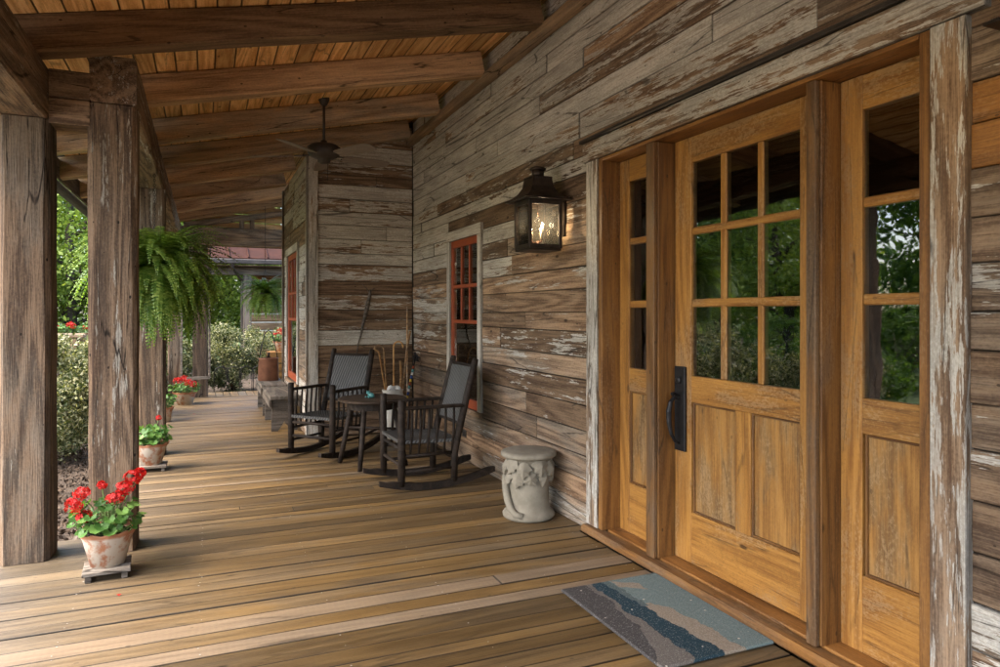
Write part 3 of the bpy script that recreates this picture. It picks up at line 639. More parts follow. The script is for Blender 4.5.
# ------------------------------------------------------------------ lanterns
def lantern(label):
    t = empty('wall_lantern', (0, 0, 0), label=label, cat='lantern', group='copper lanterns beside the entrance')
    h, z0, z1 = .12, .0, .345                      # centre of the body at the origin, wall towards +X
    bars = [box(sx * h - .011, sx * h + .011, sy * h - .011, sy * h + .011, z0, z1, .002) for sx in (-1, 1) for sy in (-1, 1)]
    for s in (-1, 1):
        for za, zb_ in ((z0, z0 + .028), (z1 - .03, z1)):
            bars += [box(-h + .011, h - .011, s * h - .010, s * h + .010, za, zb_, .002), box(s * h - .010, s * h + .010, -h + .011, h - .011, za, zb_, .002)]
    bars.append(box(-h - .006, h + .006, -h - .006, h + .006, -.016, -.0005, .003))
    part('frame', join(*bars), 'bronze', t)
    def roofring(r, z): return [(-r, -r, z), (r, -r, z), (r, r, z), (-r, r, z)]
    prof = [(.185, .346), (.185, .354), (.150, .372), (.110, .408), (.086, .45), (.078, .50), (.078, .522), (.060, .523)]
    V = [p for r, z in prof for p in roofring(r, z)]; F = [(i * 4 + k, i * 4 + (k + 1) % 4, i * 4 + 4 + (k + 1) % 4, i * 4 + 4 + k) for i in range(len(prof) - 1) for k in range(4)]
    F += [(3, 2, 1, 0), tuple(len(V) - 4 + k for k in range(4))]
    cap = part('cap', (V, F), 'bronze', t)
    part('vent_chimney', join(lathe([(.045, .523), (.045, .575), (.001, .575)], 18), lathe([(.001, .575), (.058, .576), (.060, .588), (.040, .598), (.001, .602)], 18)), 'bronze', cap, True)
    part('vent_hole', join(*[xf(lathe([(.001, 0), (.0045, 0), (.0045, .002), (.001, .002)], 8), Matrix.Rotation(R(90 * q), 4, 'Z') @ Matrix.Translation((.018 * k, -.0790, .511)) @ Matrix.Rotation(R(90), 4, 'X')) for q in range(4) for k in range(-3, 4)]), 'black', cap)
    for (a, b, c, d) in ((-h + .01, h - .01, -h - .002, -h + .002), (-h + .01, h - .01, h - .002, h + .002), (-h - .002, -h + .002, -h + .01, h - .01), (h - .002, h + .002, -h + .01, h - .01)):
        part('glass', box(a, b, c, d, .03, .315, .0005), 'lglass', t)
    part('bracket', join(box(h, .200, -.018, .018, .25, .29, .003), box(.186, .2045, -.055, .055, .10, .40, .004), tube([(.19, 0, .14), (.17, 0, .15), (h, 0, .18)], .008, 8)), 'bronze', t)
    part('burner', join(lathe([(.03, .0), (.03, .012), (.012, .02), (.012, .06), (.001, .06)], 14), tube([(0, 0, .045), (.03, .02, .05), (.04, .028, .075)], .006, 6), tube([(0, 0, .045), (-.04, .01, .05), (-.048, .012, .075)], .006, 6), tube([(0, 0, .045), (.01, -.04, .05), (.012, -.048, .075)], .006, 6), tube([(.0, .0, .32), (.0, .0, .24)], .003, 5)), 'copper', t, True)
    for k, (x, y, hh) in enumerate(((.04, .028, .055), (-.048, .012, .055), (.012, -.048, .075))):
        part('candle', lathe([(.009, .073), (.009, .073 + hh), (.001, .073 + hh)], 10), 'candle', t, True, mw=Matrix.Translation((x, y, 0)))
        part('flame', lathe([(.001, .0), (.007, .012), (.006, .024), (.001, .042)], 10), 'flame', t, True, mw=Matrix.Translation((x, y, .075 + hh)))
    return t
ln = lantern('lit copper wall lantern between red window and entrance door')
Lm = Matrix.Translation((2.235, 4.545, 1.965)); ln.matrix_basis = Lm; PW[ln.name] = Lm
ln2 = copy_tree(ln, Matrix.Translation((2.235, 1.10, 1.975))); ln2['label'] = 'dark lantern cap edge poking in at the upper right edge'
for lo in (ln, ln2):
    ld = bpy.data.lights.new('lantern_flame_light', 'POINT'); ld.energy = .6; ld.color = (1, .80, .56); ld.shadow_soft_size = .02
    l = bpy.data.objects.new('lantern_flame_light', ld); link(l, lo, PW[lo.name] @ Matrix.Translation((0, 0, .215)))

# ------------------------------------------------------------------ ceiling fan
fx, fy = 1.10, 7.10
fan = empty('ceiling_fan', (fx, fy, 3.06), label='brown five blade ceiling fan hanging on a downrod', cat='fan')
ctop = zc(fx) - .012 - 3.06
part('canopy', lathe([(.001, ctop), (.055, ctop + .012), (.055, ctop - .01), (.03, ctop - .06), (.014, ctop - .07), (.001, ctop - .07)], 20), 'fan', fan, True)
part('downrod', tube([(0, 0, ctop - .06), (0, 0, .16)], .013, 10), 'fan', fan, True)
part('motor', lathe([(.001, .17), (.03, .17), (.035, .145), (.13, .125), (.165, .10), (.165, .045), (.14, .015), (.09, -.01), (.06, -.02), (.06, -.045), (.03, -.06), (.001, -.06)], 28), 'fan', fan, True)
part('pull_chain', tube([(.03, -.03, -.05), (.03, -.03, -.24)], .0025, 5), 'black', fan)
for k in range(5):
    a = R(84 + 72 * k); Mb = Matrix.Rotation(a, 4, 'Z')
    bl = [(.20, .055), (.26, .068), (.45, .078), (.62, .078), (.69, .066), (.71, .03)]
    V = [(r, -w, 0) for r, w in bl] + [(r, w, 0) for r, w in reversed(bl)]; n = len(V)
    V = V + [(p[0], p[1], .007) for p in V]; F = [tuple(range(n - 1, -1, -1)), tuple(range(n, 2 * n))] + [(i, (i + 1) % n, n + (i + 1) % n, n + i) for i in range(n)]
    b = part('blade', xf((V, F), Matrix.Rotation(R(-13), 4, 'X') @ Matrix.Translation((0, 0, .012))), 'blade', fan, mw=Mb)
    part('blade_bracket', join(box(.12, .215, -.014, .014, .022, .032, .002), box(.19, .29, -.04, -.025, .02, .03, .002), box(.19, .29, .025, .04, .008, .018, .002)), 'fan', b)

# ------------------------------------------------------------------ rocking chairs
def rocking_chair():
    t = empty('rocking_chair', (0, 0, 0), cat='chair', group='dark stick rocking chairs')
    HW = .275
    def rz_(y): return .004 + .30 * (y + .03) ** 2
    for s in (-1, 1):
        pts = [y for y in np.linspace(.44, -.60, 17)]
        V = []
        for y in pts:
            th = .058 if -.55 < y < .36 else .042
            V += [(s * HW - .021, y, rz_(y)), (s * HW + .021, y, rz_(y)), (s * HW + .021, y, rz_(y) + th), (s * HW - .021, y, rz_(y) + th)]
        F = [(i * 4 + k, i * 4 + (k + 1) % 4, i * 4 + 4 + (k + 1) % 4, i * 4 + 4 + k) for i in range(16) for k in range(4)] + [(3, 2, 1, 0), (64, 65, 66, 67)]
        part('rocker', (V, F), 'stain', t)
    for s in (-1, 1):
        x = s * HW
        part('front_leg', tube([(x, .25, .05), (x, .25, .40), (x + s * .004, .252, .60), (x, .25, .765), (x, .25, .772)], [.031, .033, .030, .031, .020], 12), 'stain', t, True)
        part('back_post', tube([(x, -.22, .05), (x, -.225, .30), (x * .985, -.26, .46), (x * .97, -.335, .75), (x * .96, -.415, 1.05), (x * .96, -.426, 1.095), (x * .96, -.427, 1.10)], [.030, .031, .032, .031, .029, .026, .014], 12), 'stain', t, True)
        part('armrest', xf(box(-.036, .036, -.30, .225, -.013, .013, .009), Matrix.Translation((x, 0, .70))), 'stain', t)
        part('side_rung', join(tube([(x, .25, .30), (x, -.24, .30)], .014, 8), tube([(x, .25, .17), (x, -.24, .17)], .013, 8)), 'stain', t, True)
        for k in range(6):
            y = .175 - .075 * k; part('spindle', tube([(x, y, .30), (x + s * .012, y - .012, .50), (x, y - .02, .69)], [.010, .0125, .010], 7), 'stain', t, True)
    part('front_rung', join(tube([(-HW, .25, .36), (HW, .25, .36)], .015, 8), tube([(-HW, .25, .22), (HW, .25, .22)], .015, 8)), 'stain', t, True)
    part('back_rung', join(tube([(-HW, -.24, .24), (HW, -.24, .24)], .014, 8), tube([(-HW, -.245, .40), (HW, -.245, .40)], .014, 8)), 'stain', t, True)
    ny, nx = 8, 8; V, F = [], []
    for j in range(ny + 1):
        for i in range(nx + 1):
            u, w = i / nx * 2 - 1, j / ny; V.append((u * (HW + .012), .27 - .53 * w, .437 - .03 * math.sin(math.pi * w) * (1 - u * u) - .018 * w))
    F = [(j * (nx + 1) + i, j * (nx + 1) + i + 1, (j + 1) * (nx + 1) + i + 1, (j + 1) * (nx + 1) + i) for j in range(ny) for i in range(nx)]
    F = [tuple(reversed(f)) for f in F]; n = len(V); V2 = [(a, b, c - .028) for a, b, c in V]; F += [tuple(i + n for i in reversed(f)) for f in list(F)]
    rim = [i for i in range(nx + 1)] + [(j + 1) * (nx + 1) - 1 for j in range(1, ny + 1)] + [ny * (nx + 1) + i for i in range(nx - 1, -1, -1)] + [j * (nx + 1) for j in range(ny - 1, 0, -1)]
    F += [(rim[k], rim[(k + 1) % len(rim)], rim[(k + 1) % len(rim)] + n, rim[k] + n) for k in range(len(rim))]
    part('woven_seat', (V + V2, F), 'weave', t)
    def by(z): return -.26 - (z - .46) * .263
    V = []
    for z in np.linspace(.545, 1.03, 7):
        c = .02 * math.sin(math.pi * (z - .545) / .485)
        V += [(-.262, by(z) - .012, z), (0, by(z) - .02 - c, z), (.262, by(z) - .012, z)]
    V += [(a, b + .022, c) for a, b, c in V]; F = []
    for j in range(6):
        for i in range(2): q = j * 3 + i; F += [(q, q + 1, q + 4, q + 3), (q + 21, q + 24, q + 25, q + 22)]
    F += [(0, 21, 22, 1), (1, 22, 23, 2), (18, 19, 40, 39), (19, 20, 41, 40)] + [(j * 3, j * 3 + 3, j * 3 + 24, j * 3 + 21) for j in range(6)] + [(j * 3 + 2, j * 3 + 23, j * 3 + 26, j * 3 + 5) for j in range(6)]
    part('woven_back', (V, F), 'weave', t)
    part('back_rail', tube([(-.262, by(1.035), 1.035), (.262, by(1.035), 1.035)], .015, 8), 'stain', t, True)
    part('back_rail', tube([(-.268, by(.54), .54), (.268, by(.54), .54)], .015, 8), 'stain', t, True)
    return t
ch1 = rocking_chair()
m2 = Matrix.Translation((1.20, 7.50, 0)) @ Matrix.Rotation(R(130.5), 4, 'Z')
ch2 = copy_tree(ch1, m2); ch2['label'] = 'farther dark rocking chair with woven back beside the wing wall corner'
m1 = Matrix.Translation((1.75, 5.93, 0)) @ Matrix.Rotation(R(92), 4, 'Z'); ch1.matrix_basis = m1; PW[ch1.name] = m1
ch1['label'] = 'nearer dark rocking chair with its back to the red window'

# ------------------------------------------------------------------ table and the things on and behind it
tb = empty('side_table', (1.53, 6.82, 0), label='small round dark wood table between the rocking chairs', cat='table')
part('table_top', lathe([(.001, .632), (.31, .632), (.335, .640), (.337, .655), (.325, .662), (.001, .662)], 40), 'tablew', tb)
part('apron', lathe([(.24, .56), (.25, .56), (.25, .632), (.24, .632)], 28), 'stain', tb)
for k in range(4):
    a = R(45 + 90 * k + 180 + 12); part('leg', tube([(.215 * math.cos(a), .215 * math.sin(a), .63), (.29 * math.cos(a), .29 * math.sin(a), .25), (.345 * math.cos(a), .345 * math.sin(a), .002)], [.024, .026, .022], 10), 'stain', tb, True)
part('stretcher', join(tube([(.27 * math.cos(R(237)), .27 * math.sin(R(237)), .33), (.27 * math.cos(R(57)), .27 * math.sin(R(57)), .33)], .013, 8), tube([(.27 * math.cos(R(147)), .27 * math.sin(R(147)), .36), (.27 * math.cos(R(327)), .27 * math.sin(R(327)), .36)], .013, 8)), 'stain', tb, True)
fg = empty('frog_figurine', (1.51, 6.80, .663), .5, label='little teal glazed frog figurine on the round table', cat='figurine')
def blob(rx, ry, rz, c, s=12):
    v, f = lathe([(max(.001, math.sin(t)), -math.cos(t)) for t in np.linspace(0, math.pi, 8)], s); return [(p[0] * rx + c[0], p[1] * ry + c[1], p[2] * rz + c[2]) for p in v], f
part('body', join(blob(.028, .042, .026, (0, 0, .024)), blob(.022, .022, .018, (0, .038, .045)), blob(.012, .02, .010, (.03, .0, .010)), blob(.012, .02, .010, (-.03, .0, .010)), blob(.009, .012, .007, (.022, .05, .007)), blob(.009, .012, .007, (-.022, .05, .007))), 'teal', fg, True)
for s in (-1, 1): part('eye', blob(.007, .007, .008, (s * .013, .044, .062)), 'teal', fg, True)
ck = empty('cane_crock', (2.08, 8.18, 0), label='tall cream stoneware crock full of walking canes', cat='crock')
part('crock_body', lathe([(.10, .0), (.115, .02), (.125, .3), (.13, .5), (.12, .55), (.128, .565), (.13, .58), (.118, .582), (.108, .55), (.11, .1), (.001, .1)], 28), 'cream', ck, True)
part('handle', join(*[tube([(s * .125, 0, .50), (s * .155, 0, .49), (s * .158, 0, .43), (s * .125, 0, .41)], .010, 8) for s in (-1, 1)]), 'cream', ck, True)
V, F = [], []
part('paper_filling', xf(join(*[xf(blob(.035, .03, .025, (0, 0, 0), 7), Matrix.Translation((rv(-.07, .07), rv(-.07, .07), rv(.575, .60))) @ Matrix.Rotation(rv(0, 3), 4, 'Y')) for _ in range(16)]), Matrix()), 'white', ck)
def cane(label, a, b, mat, r=.011, hook=None, bends=0.0, color=(0, .1, .55)):
    a, b = Vector(a), Vector(b); d = (b - a).normalized(); pts = [a + (b - a) * t + Vector((rv(-bends, bends), rv(-bends, bends), 0)) for t in (0, .2, .4, .6, .8, 1)]
    if hook:
        hd = Vector(hook).normalized(); R_ = .058; c = b + hd * R_
        pts += [c - hd * R_ * math.cos(t) + Vector((0, 0, 1)) * R_ * 1.1 * math.sin(t) for t in np.linspace(.3, math.pi + .2, 9)]
    o = part('walking_cane', tube([tuple(p) for p in pts], [r] * len(pts) if hook else [r * (1.0 + .15 * (k % 2)) for k in range(len(pts))], 8), mat, None, True, color=color); return tag(o, label, 'cane', 'walking canes in the crock')
cane('hooked tan cane leaning far left with a dark shaft', (2.06, 8.17, .12), (1.90, 8.10, 1.00), 'cane', .011, (-1, 0, 0))
cane('hooked dark shafted cane second from left in the crock', (2.04, 8.20, .12), (1.99, 8.26, 1.05), 'cane', .010, (-1, .2, 0), 0, (0, .4, .3))
cane('upright hooked cane with a light curled handle in the crock', (2.09, 8.16, .12), (2.10, 8.22, 1.09), 'cane', .010, (1, 0, 0), 0, (0, 0, .8))
cane('knobbly brown stick leaning right out of the crock', (2.12, 8.18, .12), (2.31, 8.24, 1.28), 'cane', .013, None, .012, (0, .5, .45))
cane('short bent brown stick leaning between the canes', (2.11, 8.15, .12), (2.20, 8.22, .92), 'cane', .014, None, .018, (0, .3, .5))
bc = empty('beaded_stick', (2.22, 8.1, .1), label='stick wrapped in yellow, blue and white bands by the corner', cat='stick')
p0, p1 = Vector((2.16, 8.12, .10)), Vector((2.36, 8.16, .98))
part('shaft', tube([p0, p1], .009, 8), 'black', bc, True, local=False)
for k in range(10):
    t = .42 + .045 * k; part('band', tube([p0 + (p1 - p0) * t, p0 + (p1 - p0) * (t + .036)], .0145, 10), ('yellow', 'blue', 'white', 'teal', 'red')[k % 5], bc, True, local=False)
part('tassel', join(*[tube([p1, p1 + Vector((rv(-.04, .05), rv(-.03, .03), rv(-.02, .05))), p1 + Vector((rv(-.06, .08), rv(-.05, .03), rv(-.10, .0)))], [.009, .012, .006], 6) for _ in range(7)]), 'black', bc, True, local=False)
tag(part('tall_staff', tube([(2.325, 8.38, .0), (2.335, 8.45, .6), (2.345, 8.50, 1.1), (2.355, 8.535, 1.58)], [.013, .012, .012, .010], 8), 'cane', None, True, color=(0, .9, .8)), 'tall pale staff leaning in the wall corner', 'stick')
rt = empty('driftwood_root', (1.84, 8.53, 1.3), label='twisted driftwood root hung on the wing wall', cat='driftwood')
part('trunk', tube([(1.72, 8.535, 1.02), (1.735, 8.53, 1.12), (1.765, 8.525, 1.22), (1.79, 8.52, 1.36), (1.82, 8.515, 1.48), (1.85, 8.515, 1.60), (1.875, 8.52, 1.72), (1.885, 8.52, 1.79)], [.005, .008, .012, .017, .023, .027, .021, .010], 8), 'greywood', rt, True, local=False, color=(0, .7, .25))
part('rootlet', join(tube([(1.72, 8.535, 1.02), (1.68, 8.53, .97), (1.73, 8.53, .90), (1.70, 8.53, .86)], [.006, .005, .004, .002], 6), tube([(1.882, 8.52, 1.76), (1.92, 8.525, 1.80), (1.95, 8.53, 1.81)], [.008, .005, .002], 6), tube([(1.875, 8.52, 1.73), (1.84, 8.52, 1.80), (1.78, 8.53, 1.86)], [.009, .005, .002], 6)), 'greywood', rt, True, local=False)

# ------------------------------------------------------------------ garden stool with carved leaves
gs = empty('garden_stool', (2.20, 4.63, 0), label='pale stoneware garden stool carved with leaves against the wall', cat='stool')
part('stool_body', lathe([(.001, .0), (.178, .0), (.190, .012), (.192, .032), (.178, .050), (.160, .062), (.152, .10), (.149, .20), (.149, .30), (.150, .40), (.165, .435), (.176, .447), (.001, .447)], 44, lambda i, a, r, z: (r, z)), 'clay', gs, True)
part('seat_top', lathe([(.001, .4475), (.195, .4475), (.205, .457), (.205, .474), (.197, .484), (.175, .490), (.001, .487)], 44), 'clay', gs, True)
def carved_leaf(a, z, s, rot, r0):
    out = []; ol = [(0, -1.0), (.22, -.62), (.52, -.52), (.50, -.20), (.82, .05), (.60, .32), (.42, .62), (0, .80)]
    full = ol + [(-x, y) for x, y in reversed(ol[1:-1])]
    for x, y in full:
        u, v = s * (x * math.cos(rot) - y * math.sin(rot)), s * (x * math.sin(rot) + y * math.cos(rot)); out.append((u, v))
    V = []
    for lift in (-.012, .012):
        for u, v in out:
            aa = a + u / r0; rr = r0 + lift - .006 + .030 * (.5 - .5 * v / s); V.append((rr * math.cos(aa), rr * math.sin(aa), z + v))
    aa = a; V.append(((r0 + .042) * math.cos(aa), (r0 + .042) * math.sin(aa), z)); n = len(out); c = 2 * n
    return V, [(i, (i + 1) % n, n + (i + 1) % n, n + i) for i in range(n)] + [(n + i, n + (i + 1) % n, c) for i in range(n)]
for k in range(20):
    a = 2 * math.pi * k / 10 + rv(-.12, .12) + (.3 if k < 10 else 0); top = k < 10
    part('carved_leaf', carved_leaf(a, (.385 if top else .315) + rv(-.02, .02), rv(.060, .080), rv(-.7, .7), .156 if top else .146), 'clay', gs)
vine = [(.176 * math.cos(t), .176 * math.sin(t), z) for t, z in ((R(160), .31), (R(168), .265), (R(176), .20), (R(186), .14), (R(198), .085), (R(212), .05), (R(232), .04))]
part('carved_vine', tube(vine, [.018, .024, .027, .028, .027, .026, .024], 10), 'clay', gs, True)

# ------------------------------------------------------------------ door mat
rg = part('door_mat', bevbox(.61, .90, .016, .006), 'rug', None, mw=Matrix.Translation((2.060, 2.842, .0125))); tag(rg, 'sage and slate printed mat lying before the entrance door', 'mat')

# ------------------------------------------------------------------ foliage helpers
def leaf_cloud(cent, size, up_bias=.3, aspect=.55, droop=0.0):
    """folded diamond leaves, two triangles each, one island per leaf"""
    n = len(cent); d = rng.normal(size=(n, 3)); d[:, 2] += up_bias - droop; d /= np.linalg.norm(d, axis=1)[:, None]
    s = rng.normal(size=(n, 3)); s -= (s * d).sum(1)[:, None] * d; s /= np.linalg.norm(s, axis=1)[:, None]; nn = np.cross(d, s)
    L = (size * rng.uniform(.6, 1.3, n))[:, None]; w = L * aspect
    base, tip = cent - d * L * .5, cent + d * L * .5
    l, r_ = cent + s * w * .5 + nn * L * .12 - d * L * .06, cent - s * w * .5 + nn * L * .12 - d * L * .06
    V = np.stack([base, r_, tip, l], 1).reshape(-1, 3); i = np.arange(n)[:, None] * 4
    F = np.concatenate([i + np.array([[0, 1, 2]]), i + np.array([[0, 2, 3]])], 0)
    return V, F
def clumps(n, c, rad, shell=.55):
    d = rng.normal(size=(n, 3)); d /= np.linalg.norm(d, axis=1)[:, None]
    return np.array(c) + d * np.array(rad) * (shell + (1 - shell) * rng.random(n) ** .6)[:, None]
def cloud_in(cl, per, rad):
    p = np.repeat(cl, per, 0); d = rng.normal(size=(len(p), 3)) * .45
    return p + d * np.repeat(rad * rng.uniform(.6, 1.25, len(cl)), per)[:, None]
def tree(x, y, h, cr, label, mat, nl, leaf, group='trees beyond the porch', trunk_h=.32, seed=1, lean=0, bare=False):
    random.seed(seed); t = empty('garden_tree', (x, y, -.16), label=label, cat='tree', group=group)
    cz = h - cr[2] * .92; cl = clumps(max(40, nl // 160), (lean, 0, cz), cr, .42); cl = cl[cl[:, 2] > h * .16]
    tubes = [tube([(0, 0, 0), (lean * .2 + .04, .02, h * .18), (lean * .5, -.03, h * .42), (lean * .8, .04, h * .72), (lean, 0, h * .9)], [h * .022, h * .018, h * .014, h * .008, h * .002], 9)]
    part('trunk', tubes[0], 'bark', t, True)
    lim = []
    for q in cl[:26]:
        z0 = max(h * .16, min(q[2] - .25 * cr[2], h * .75)); f = z0 / (h * .9); s0 = Vector((lean * f, 0, z0)); e = Vector(q); mdl = s0.lerp(e, .5) + Vector((rv(-.15, .15), rv(-.15, .15), rv(.0, .25)))
        lim.append(tube([s0, mdl, e], [h * .0075, h * .0045, h * .0012], 6))
    part('limbs', join(*lim), 'bark', t, True)
    per = max(8, nl // len(cl)); P = cloud_in(cl, per, cr[0] * .30)
    tag(part('crown', leaf_cloud(P, leaf, .1, .6), mat, t), kind=None); return t
def shrub(x, y, r, h, label, n, leaf, mat='bush', group='pale variegated shrubs round the porch', seed=1):
    random.seed(seed); t = empty('garden_shrub', (x, y, -.16), label=label, cat='shrub', group=group)
    lim = [tube([(rv(-.05, .05), rv(-.05, .05), 0), (rv(-.3, .3) * r, rv(-.3, .3) * r, h * .4), (rv(-.8, .8) * r, rv(-.8, .8) * r, h * rv(.6, .9))], [.018, .012, .004], 6) for _ in range(12)]
    part('stems', join(*lim), 'bark', t, True)
    c1 = clumps(70, (0, 0, h * .48), (r * .92, r * .92, h * .50), .6); c1[:, 2] = np.abs(c1[:, 2]) + .06
    P = cloud_in(c1, n // 70, np.full(70, .17).mean()); P[:, 2] = np.maximum(P[:, 2], .03)
    part('foliage', leaf_cloud(P, leaf, .35, .55), mat, t); return t

# ------------------------------------------------------------------ potted geraniums
def scallop_leaf(s, lobes=7):
    V = [(0, 0, 0)]; n = lobes * 2 + 1
    for k in range(n):
        a = R(-150) + R(300) * k / (n - 1); r = s * (1.0 if k % 2 else .84); V.append((r * math.sin(a), r * math.cos(a) * .95, s * .22 + .06 * s * (k % 2)))
    return V, [(0, k + 1, k) for k in range(1, n)]
def geranium(name, loc, rz, label, heads, nleaf, pot=1.0, stand=True, seed=1, saucer=None):
    random.seed(seed); t = empty(name, loc, rz, label, 'potted plant', 'geranium pots along the porch edge')
    wob = lambda i, a, r, z: (r * (1 + (.035 * math.sin(a * 11) if i in (3, 4, 5) else 0)), z + (.006 * math.sin(a * 11) if i in (3, 4, 5) else 0))
    part('pot', lathe([(.001, 0), (.088 * pot, 0), (.128 * pot, .155), (.150 * pot, .192), (.152 * pot, .203), (.143 * pot, .202), (.128 * pot, .175), (.12 * pot, .168), (.001, .17)], 66, wob), 'pot', t, True)
    part('soil', lathe([(.001, .165), (.128 * pot, .174), (.11 * pot, .182), (.05, .188), (.001, .186)], 24), 'soil', t, True)
    stems, leaves, pet = [], [], []
    for k in range(nleaf):
        a = rv(0, 6.283); rr = .19 * pot * math.sqrt(random.random()); z = .22 + rv(0, .17) * (1 - .35 * rr / .19); e = Vector((rr * math.cos(a), rr * math.sin(a), z))
        tilt = Matrix.Translation(e) @ Matrix.Rotation(a - math.pi / 2 + rv(-.5, .5), 4, 'Z') @ Matrix.Rotation(-rr * 3.6 + rv(-.45, .45), 4, 'X')
        leaves.append(xf(scallop_leaf(rv(.026, .042)), tilt)); stems.append(tube([(rr * .3 * math.cos(a), rr * .3 * math.sin(a), .18), (rr * .7 * math.cos(a), rr * .7 * math.sin(a), z - .05), e], .0022, 4, False))
    for (hx, hy, hz, hr, nf) in heads:
        c = Vector((hx, hy, hz)); stems.append(tube([(hx * .2, hy * .2, .19), (hx * .6, hy * .6, (.19 + hz) / 2 + .03), c - Vector((0, 0, hr * .5))], .0032, 5, False))
        for _ in range(nf):
            d = Vector((random.gauss(0, 1), random.gauss(0, 1), random.gauss(.25, 1))).normalized(); p = c + Vector((d.x * hr, d.y * hr, d.z * hr * .8)) * rv(.75, 1.05)
            q = d.to_track_quat('Z', 'Y').to_matrix().to_4x4(); s = rv(.009, .014); V, F = [], []
            for m in range(5):
                a0 = R(72 * m); n = len(V); V += [(0, 0, 0), (s * math.cos(a0 - .5), s * math.sin(a0 - .5), s * .28), (s * 1.35 * math.cos(a0), s * 1.35 * math.sin(a0), s * .25), (s * math.cos(a0 + .5), s * math.sin(a0 + .5), s * .28)]; F.append((n, n + 1, n + 2, n + 3))
            pet.append(xf((V, F), Matrix.Translation(p) @ q @ Matrix.Rotation(rv(0, 6), 4, 'Z')))
    part('stems', join(*stems), 'stem', t); part('foliage', join(*leaves), 'geranium', t)
    if pet: part('blossom', join(*pet), 'petal', t)
    return t
def stand(loc, rz, w, d, h, label, seed=1):
    t = empty('plant_stand', loc, rz, label, 'stand', 'slatted wooden stands under pots'); n = 3
    for k in range(n):
        yy = -d / 2 + d * (k + .5) / n; o = part('slat', bevbox(w, d / n - .008, .02, .003), 'greywood', t, mw=Matrix.Translation((0, yy, h - .01)), color=(0, .9, .75))
    for s in (-1, 1): part('foot', box(s * (w / 2 - .03) - .016, s * (w / 2 - .03) + .016, -d / 2 + .01, d / 2 - .01, .0, h - .0205, .003), 'greywood', t, color=(0, .6, .3))
    return t
stand((-.515, 4.545, .002), R(4), .24, .25, .055, 'low grey slatted stand under the nearest geranium pot')
geranium('geranium_pot', (-.515, 4.56, .058), R(10), 'red geranium in limewashed clay pot at the foot of the painted post',
         [(-.17, -.06, .37, .052, 46), (-.12, -.08, .31, .042, 34), (-.13, -.03, .43, .04, 30), (-.03, -.03, .46, .024, 18), (.045, -.05, .385, .045, 36), (.085, -.03, .43, .05, 44), (.13, -.01, .48, .05, 44), (.165, .0, .50, .035, 26), (.02, .02, .36, .036, 26)], 95, seed=3)
stand((-.47, 7.40, .002), 0, .27, .26, .055, 'dark slatted stand under the second geranium pot')
geranium('geranium_pot', (-.47, 7.40, .058), R(60), 'leafy geranium in a clay pot before the dark post with one small red bloom', [(.02, -.06, .44, .024, 18)], 110, seed=9)
geranium('geranium_pot', (-.50, 10.6, .002), 0, 'small leafy clay pot low between the dark post and the far planter', [], 60, .7, seed=12)
pl = geranium('geranium_planter', (-.30, 12.5, .002), 0, 'red geraniums in the clay planter at the far end posts', [(-.1, -.12, .40, .075, 60), (.06, -.14, .36, .08, 64), (.13, -.08, .33, .06, 40), (-.02, .04, .42, .06, 40)], 110, 1.25, seed=14)
# fallen petals on the boards
for k, (x, y) in enumerate(((-.42, 4.17), (-.15, 11.2))):
    o = part('fallen_petal', ([(0, -.012, 0), (.014, 0, .004), (0, .012, .001), (-.012, 0, .005)], [(0, 1, 2, 3)]), 'petal', None, mw=Matrix.Translation((x, y, .006))); tag(o, ('single red petal fallen on the boards near the first pot', 'single red petal on the far boards near the red planter')[k], 'petal')

# ------------------------------------------------------------------ hanging ferns
def fern(loc, r, drop, n, top, label, seed):
    random.seed(seed); t = empty('hanging_fern', loc, 0, label, 'fern', 'ferns in hanging baskets')
    part('basket', lathe([(.001, -.16), (.08, -.15), (.13, -.08), (.15, .0), (.155, .01), (.14, .012), (.001, .0)], 22), 'gutter', t, True)
    hk = top - loc[2]
    part('hanger', join(*[tube([(.15 * math.cos(R(120 * k + 20)), .15 * math.sin(R(120 * k + 20)), .0), (0, 0, .42)], .0025, 5) for k in range(3)], *[xf(tube([(.009 * math.cos(q), 0, .013 * math.sin(q)) for q in np.linspace(0, 6.283, 9)], .0025, 5), Matrix.Translation((0, 0, .43 + .022 * k)) @ Matrix.Rotation(R(90 * (k % 2)), 4, 'Z')) for k in range(int((hk - .43) / .022))]), 'black', t)
    V, F = [], []
    for k in range(n):
        a = rv(0, 6.283); u = random.random(); L = r * rv(.85, 1.3); el = R(88) - R(118) * u ** 1.1; p = Vector((.05 * math.cos(a), .05 * math.sin(a), .0)); m = 26; pts = [p.copy()]
        az = a
        for i in range(m):
            az += rv(-.04, .04); d = Vector((math.cos(az) * math.cos(el), math.sin(az) * math.cos(el), math.sin(el))); p = p + d * (L / m) * 1.25; pts.append(p.copy()); el -= R(rv(1.5, 6.5)) * drop
            el = max(el, R(-80))
        for i in range(1, m):
            f = i / m; w = .058 * (math.sin(math.pi * min(1, f * .80 + .2)) ** .9) * rv(.85, 1.1); d = (pts[i + 1] - pts[i - 1]).normalized(); side = d.cross(Vector((0, 0, 1)));
            if side.length < .05: side = Vector((math.sin(az), -math.cos(az), 0))
            side.normalize(); nn = side.cross(d); hw = (L / m) * .50
            for s in (-1, 1):
                b0 = pts[i]; tip = b0 + side * s * w + d * w * .35 - nn * w * .18; n0 = len(V)
                V += [b0 - d * hw * .7, b0 + d * hw * .7, (b0 + tip) * .5 + d * hw * 1.1 + nn * .004, tip, (b0 + tip) * .5 - d * hw * .6 + nn * .004]; F.append((n0, n0 + 4, n0 + 3, n0 + 2, n0 + 1))
    V = [tuple(q) for q in V]; part('fronds', (V, F), 'fern', t); return t
